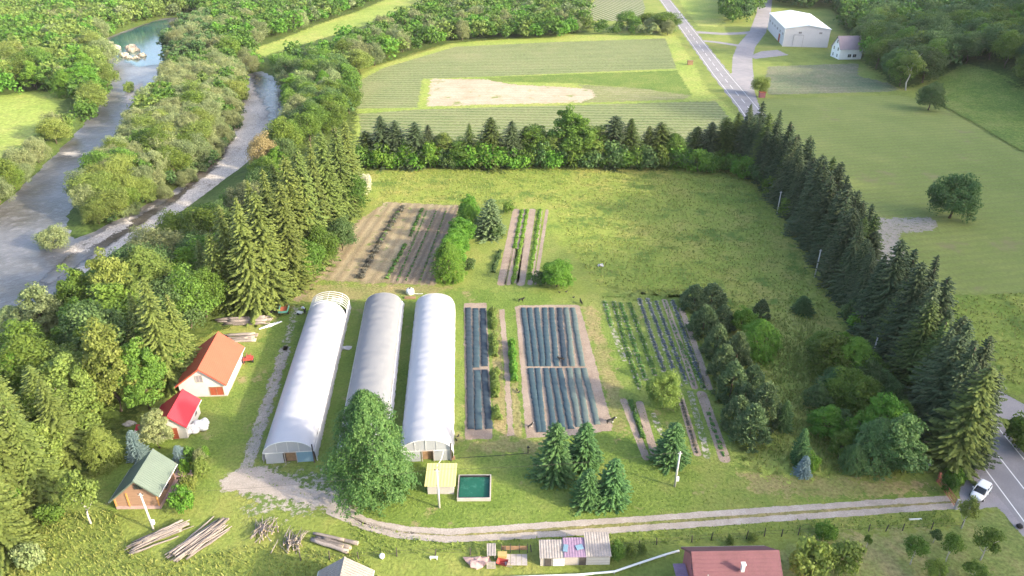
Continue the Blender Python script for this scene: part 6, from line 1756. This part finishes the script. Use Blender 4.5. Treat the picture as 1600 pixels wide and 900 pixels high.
wood([(1206, 12), (1300, 14), (1330, 34), (1330, -12), (1206, -12)], 8, 10, 9, 13, .8, [('broad', 'dark', .5), ('broad', 'broad', .5)], 'dark tree behind the white warehouse', 'trees behind the warehouse')
wood([(1336, 88), (1372, 118), (1402, 137), (1440, 134), (1500, 126), (1540, 130), (1600, 160), (1700, 196), (1960, 205), (1900, -12), (1310, -12), (1318, 40), (1345, 62)], 7.4, 11, 10, 14, .85, [('broad', 'dark', .55), ('broad', 'broad', .35), ('tall', 'bright', .1)], 'tree in the dark hillside wood beyond the hay field', 'dark hillside wood', holes=[[(1570, 25), (1660, 18), (1670, 90), (1600, 75), (1578, 52)]])
for q in ((1036, 50, 18, 52), (980, 46, 18, 36), (1008, 44, 20, 28)):
    x, y = P2(q[0], q[1])
    tree('broad', 'broad', x, y, height(q[1], q[2]), q[3] / ppm(q[1]), {1036: 'largest round tree where the far road leaves the picture', 980: 'round bush tree before the striped far field', 1008: 'smaller tree between striped field and largest round tree'}[q[0]])
CAND.sort(key=lambda c: -c[0])
quota = {'broadleaf_tree': 300 - sum(1 for o in COL.objects if o.name.split('.')[0] == 'broadleaf_tree') - 2, 'willow_tree': 270}
FAR = []
for c in CAND:
    nm = NAMES[c[1]]
    X, Y = c[3], c[4]
    infr = abs(X) < 0.76 * (Y * CP + CAMH * SP) and Y > 45
    if quota[nm] > 0 and infr and Y < 420:
        quota[nm] -= 1
        _, key, m, x, y, h, w, lab, grp = c
        if nm == 'willow_tree': lab = lab.replace('low tree', 'low willow').replace('leafy tree', 'grey-green willow').replace('pale tree', 'pale willow').replace('grey-green tree', 'grey-green willow').replace('green tree', 'grey-green willow').replace('dark rounded tree', 'rounded willow').replace('bushy tree', 'bushy willow'); grp = 'willows: ' + grp
        tree(key, m, x, y, h, w, lab, grp)
    else:
        FAR.append(c)
Qs, Ts = {}, {}
rg = np.random.default_rng(3)
for c in FAR:
    _, key, m, x, y, h, w, lab, grp = c
    Q, t = LOW[int(rg.integers(4))]
    a = rg.uniform(0, 6.28)
    R_ = np.array([[math.cos(a), -math.sin(a), 0], [math.sin(a), math.cos(a), 0], [0, 0, 1]])
    q = (Q * np.array([w, w, h])) @ R_.T + np.array([x, y, hz1(x, y)])
    Qs.setdefault(m, []).append(q)
    Ts.setdefault(m, []).append(np.clip(t * 0.6 + rg.uniform(0, .4), 0, 1))
FM = [m for m in Qs]
Q = np.concatenate([np.concatenate(Qs[m]) for m in FM])
me = quad_mesh('forest', Q, np.concatenate([np.concatenate(Ts[m]) for m in FM]))
for m in FM:
    me.materials.append(L[m])
me.polygons.foreach_set('material_index', np.concatenate([np.full(sum(len(q) for q in Qs[m]), i) for i, m in enumerate(FM)]).astype(np.int32))
tag(put(bpy.data.objects.new('forest', me)), 'distant leafy woods closing the valley beyond fields and river', 'forest', None, 'stuff')

# ------------------------------------------------------------------ grass that can be seen as tufts
def tufts(name, zones, mat, label, seed, holes=()):
    r = np.random.default_rng(seed)
    Qs, T = [], []
    for poly, dens, hh, sz in zones:
        w = W(poly)
        lo, hi = w.min(0), w.max(0)
        n = int(np.prod(hi - lo) * dens)
        p = np.column_stack([r.uniform(lo[0], hi[0], n), r.uniform(lo[1], hi[1], n)])
        p = p[inside(w, p)]
        for h_ in holes:
            p = p[~inside(W(h_), p)]
        kx = r.normal(size=(24, 2)) * np.geomspace(.12, 1.2, 24)[:, None]
        cl = np.clip(0.5 + 0.16 * np.sin(p @ kx.T + r.uniform(0, 6.28, 24)).sum(1), 0, 1)
        p = p[r.uniform(0, 1, len(p)) < 0.55 + 0.45 * cl]
        n = len(p)
        hts = hh * r.uniform(.4, 1.3, n)
        d = r.normal(size=(n, 3)) * np.array([1, 1, .0])
        d /= np.linalg.norm(d, axis=1, keepdims=True)
        base = np.column_stack([p, np.full(n, 0.0)])
        up = np.column_stack([r.normal(size=(n, 2)) * .45 * hts[:, None], hts])
        s = d * (sz * r.uniform(.6, 1.4, n))[:, None]
        Qs.append(np.stack([base - s, base + s, base + up + s * .7, base + up - s * .7], 1))
        T.append(np.clip(r.uniform(0, .6, n) + .4 * r.uniform(0, 1, n) ** 2, 0, 1))
    me = quad_mesh(name, np.concatenate(Qs), np.concatenate(T))
    me.materials.append(L[mat])
    tag(put(bpy.data.objects.new(name, me)), label, 'grass', None, 'stuff')
tufts('meadow_grass', [([(575, 270), (1112, 256), (1180, 290), (1290, 450), (1390, 640), (1450, 742), (1300, 742), (1180, 700), (1120, 560), (1078, 468), (935, 446), (900, 400), (860, 320), (600, 316)], 4.5, .30, .10),
                       ([(0, 830), (100, 800), (180, 800), (200, 850), (270, 880), (400, 850), (560, 868), (600, 905), (-60, 905), (-60, 850)], 16, .30, .06),
                       ([(1480, 466), (1620, 456), (1620, 610), (1570, 600), (1500, 530)], 3, .35, .12), ([(1192, 500), (1262, 494), (1296, 520), (1272, 600), (1262, 650), (1300, 735), (1240, 748), (1160, 735), (1196, 690), (1205, 600)], 6, .6, .08)], 'grass', 'tall unmown meadow grass', 1)
tufts('green_grass', [([(1120, 560), (1180, 520), (1260, 520), (1300, 600), (1440, 740), (1300, 742), (1180, 715)], 5, .42, .09),
                      ([(540, 815), (700, 848), (900, 838), (1100, 824), (1480, 798), (1500, 822), (1250, 834), (1000, 856), (850, 850), (740, 862), (560, 872)], 14, .26, .06),
                      ([(330, 640), (395, 560), (440, 478), (720, 455), (1075, 464), (1130, 660), (1180, 728), (1460, 764), (1400, 778), (700, 822), (580, 808), (330, 730)], 3.0, .12, .07)], 'grass_green', 'short green turf and weeds', 2,
      holes=[[(405, 725), (470, 455), (730, 440), (712, 740)], [(720, 470), (910, 470), (960, 690), (720, 695)], [(655, 720), (775, 740), (775, 790), (655, 780)]])
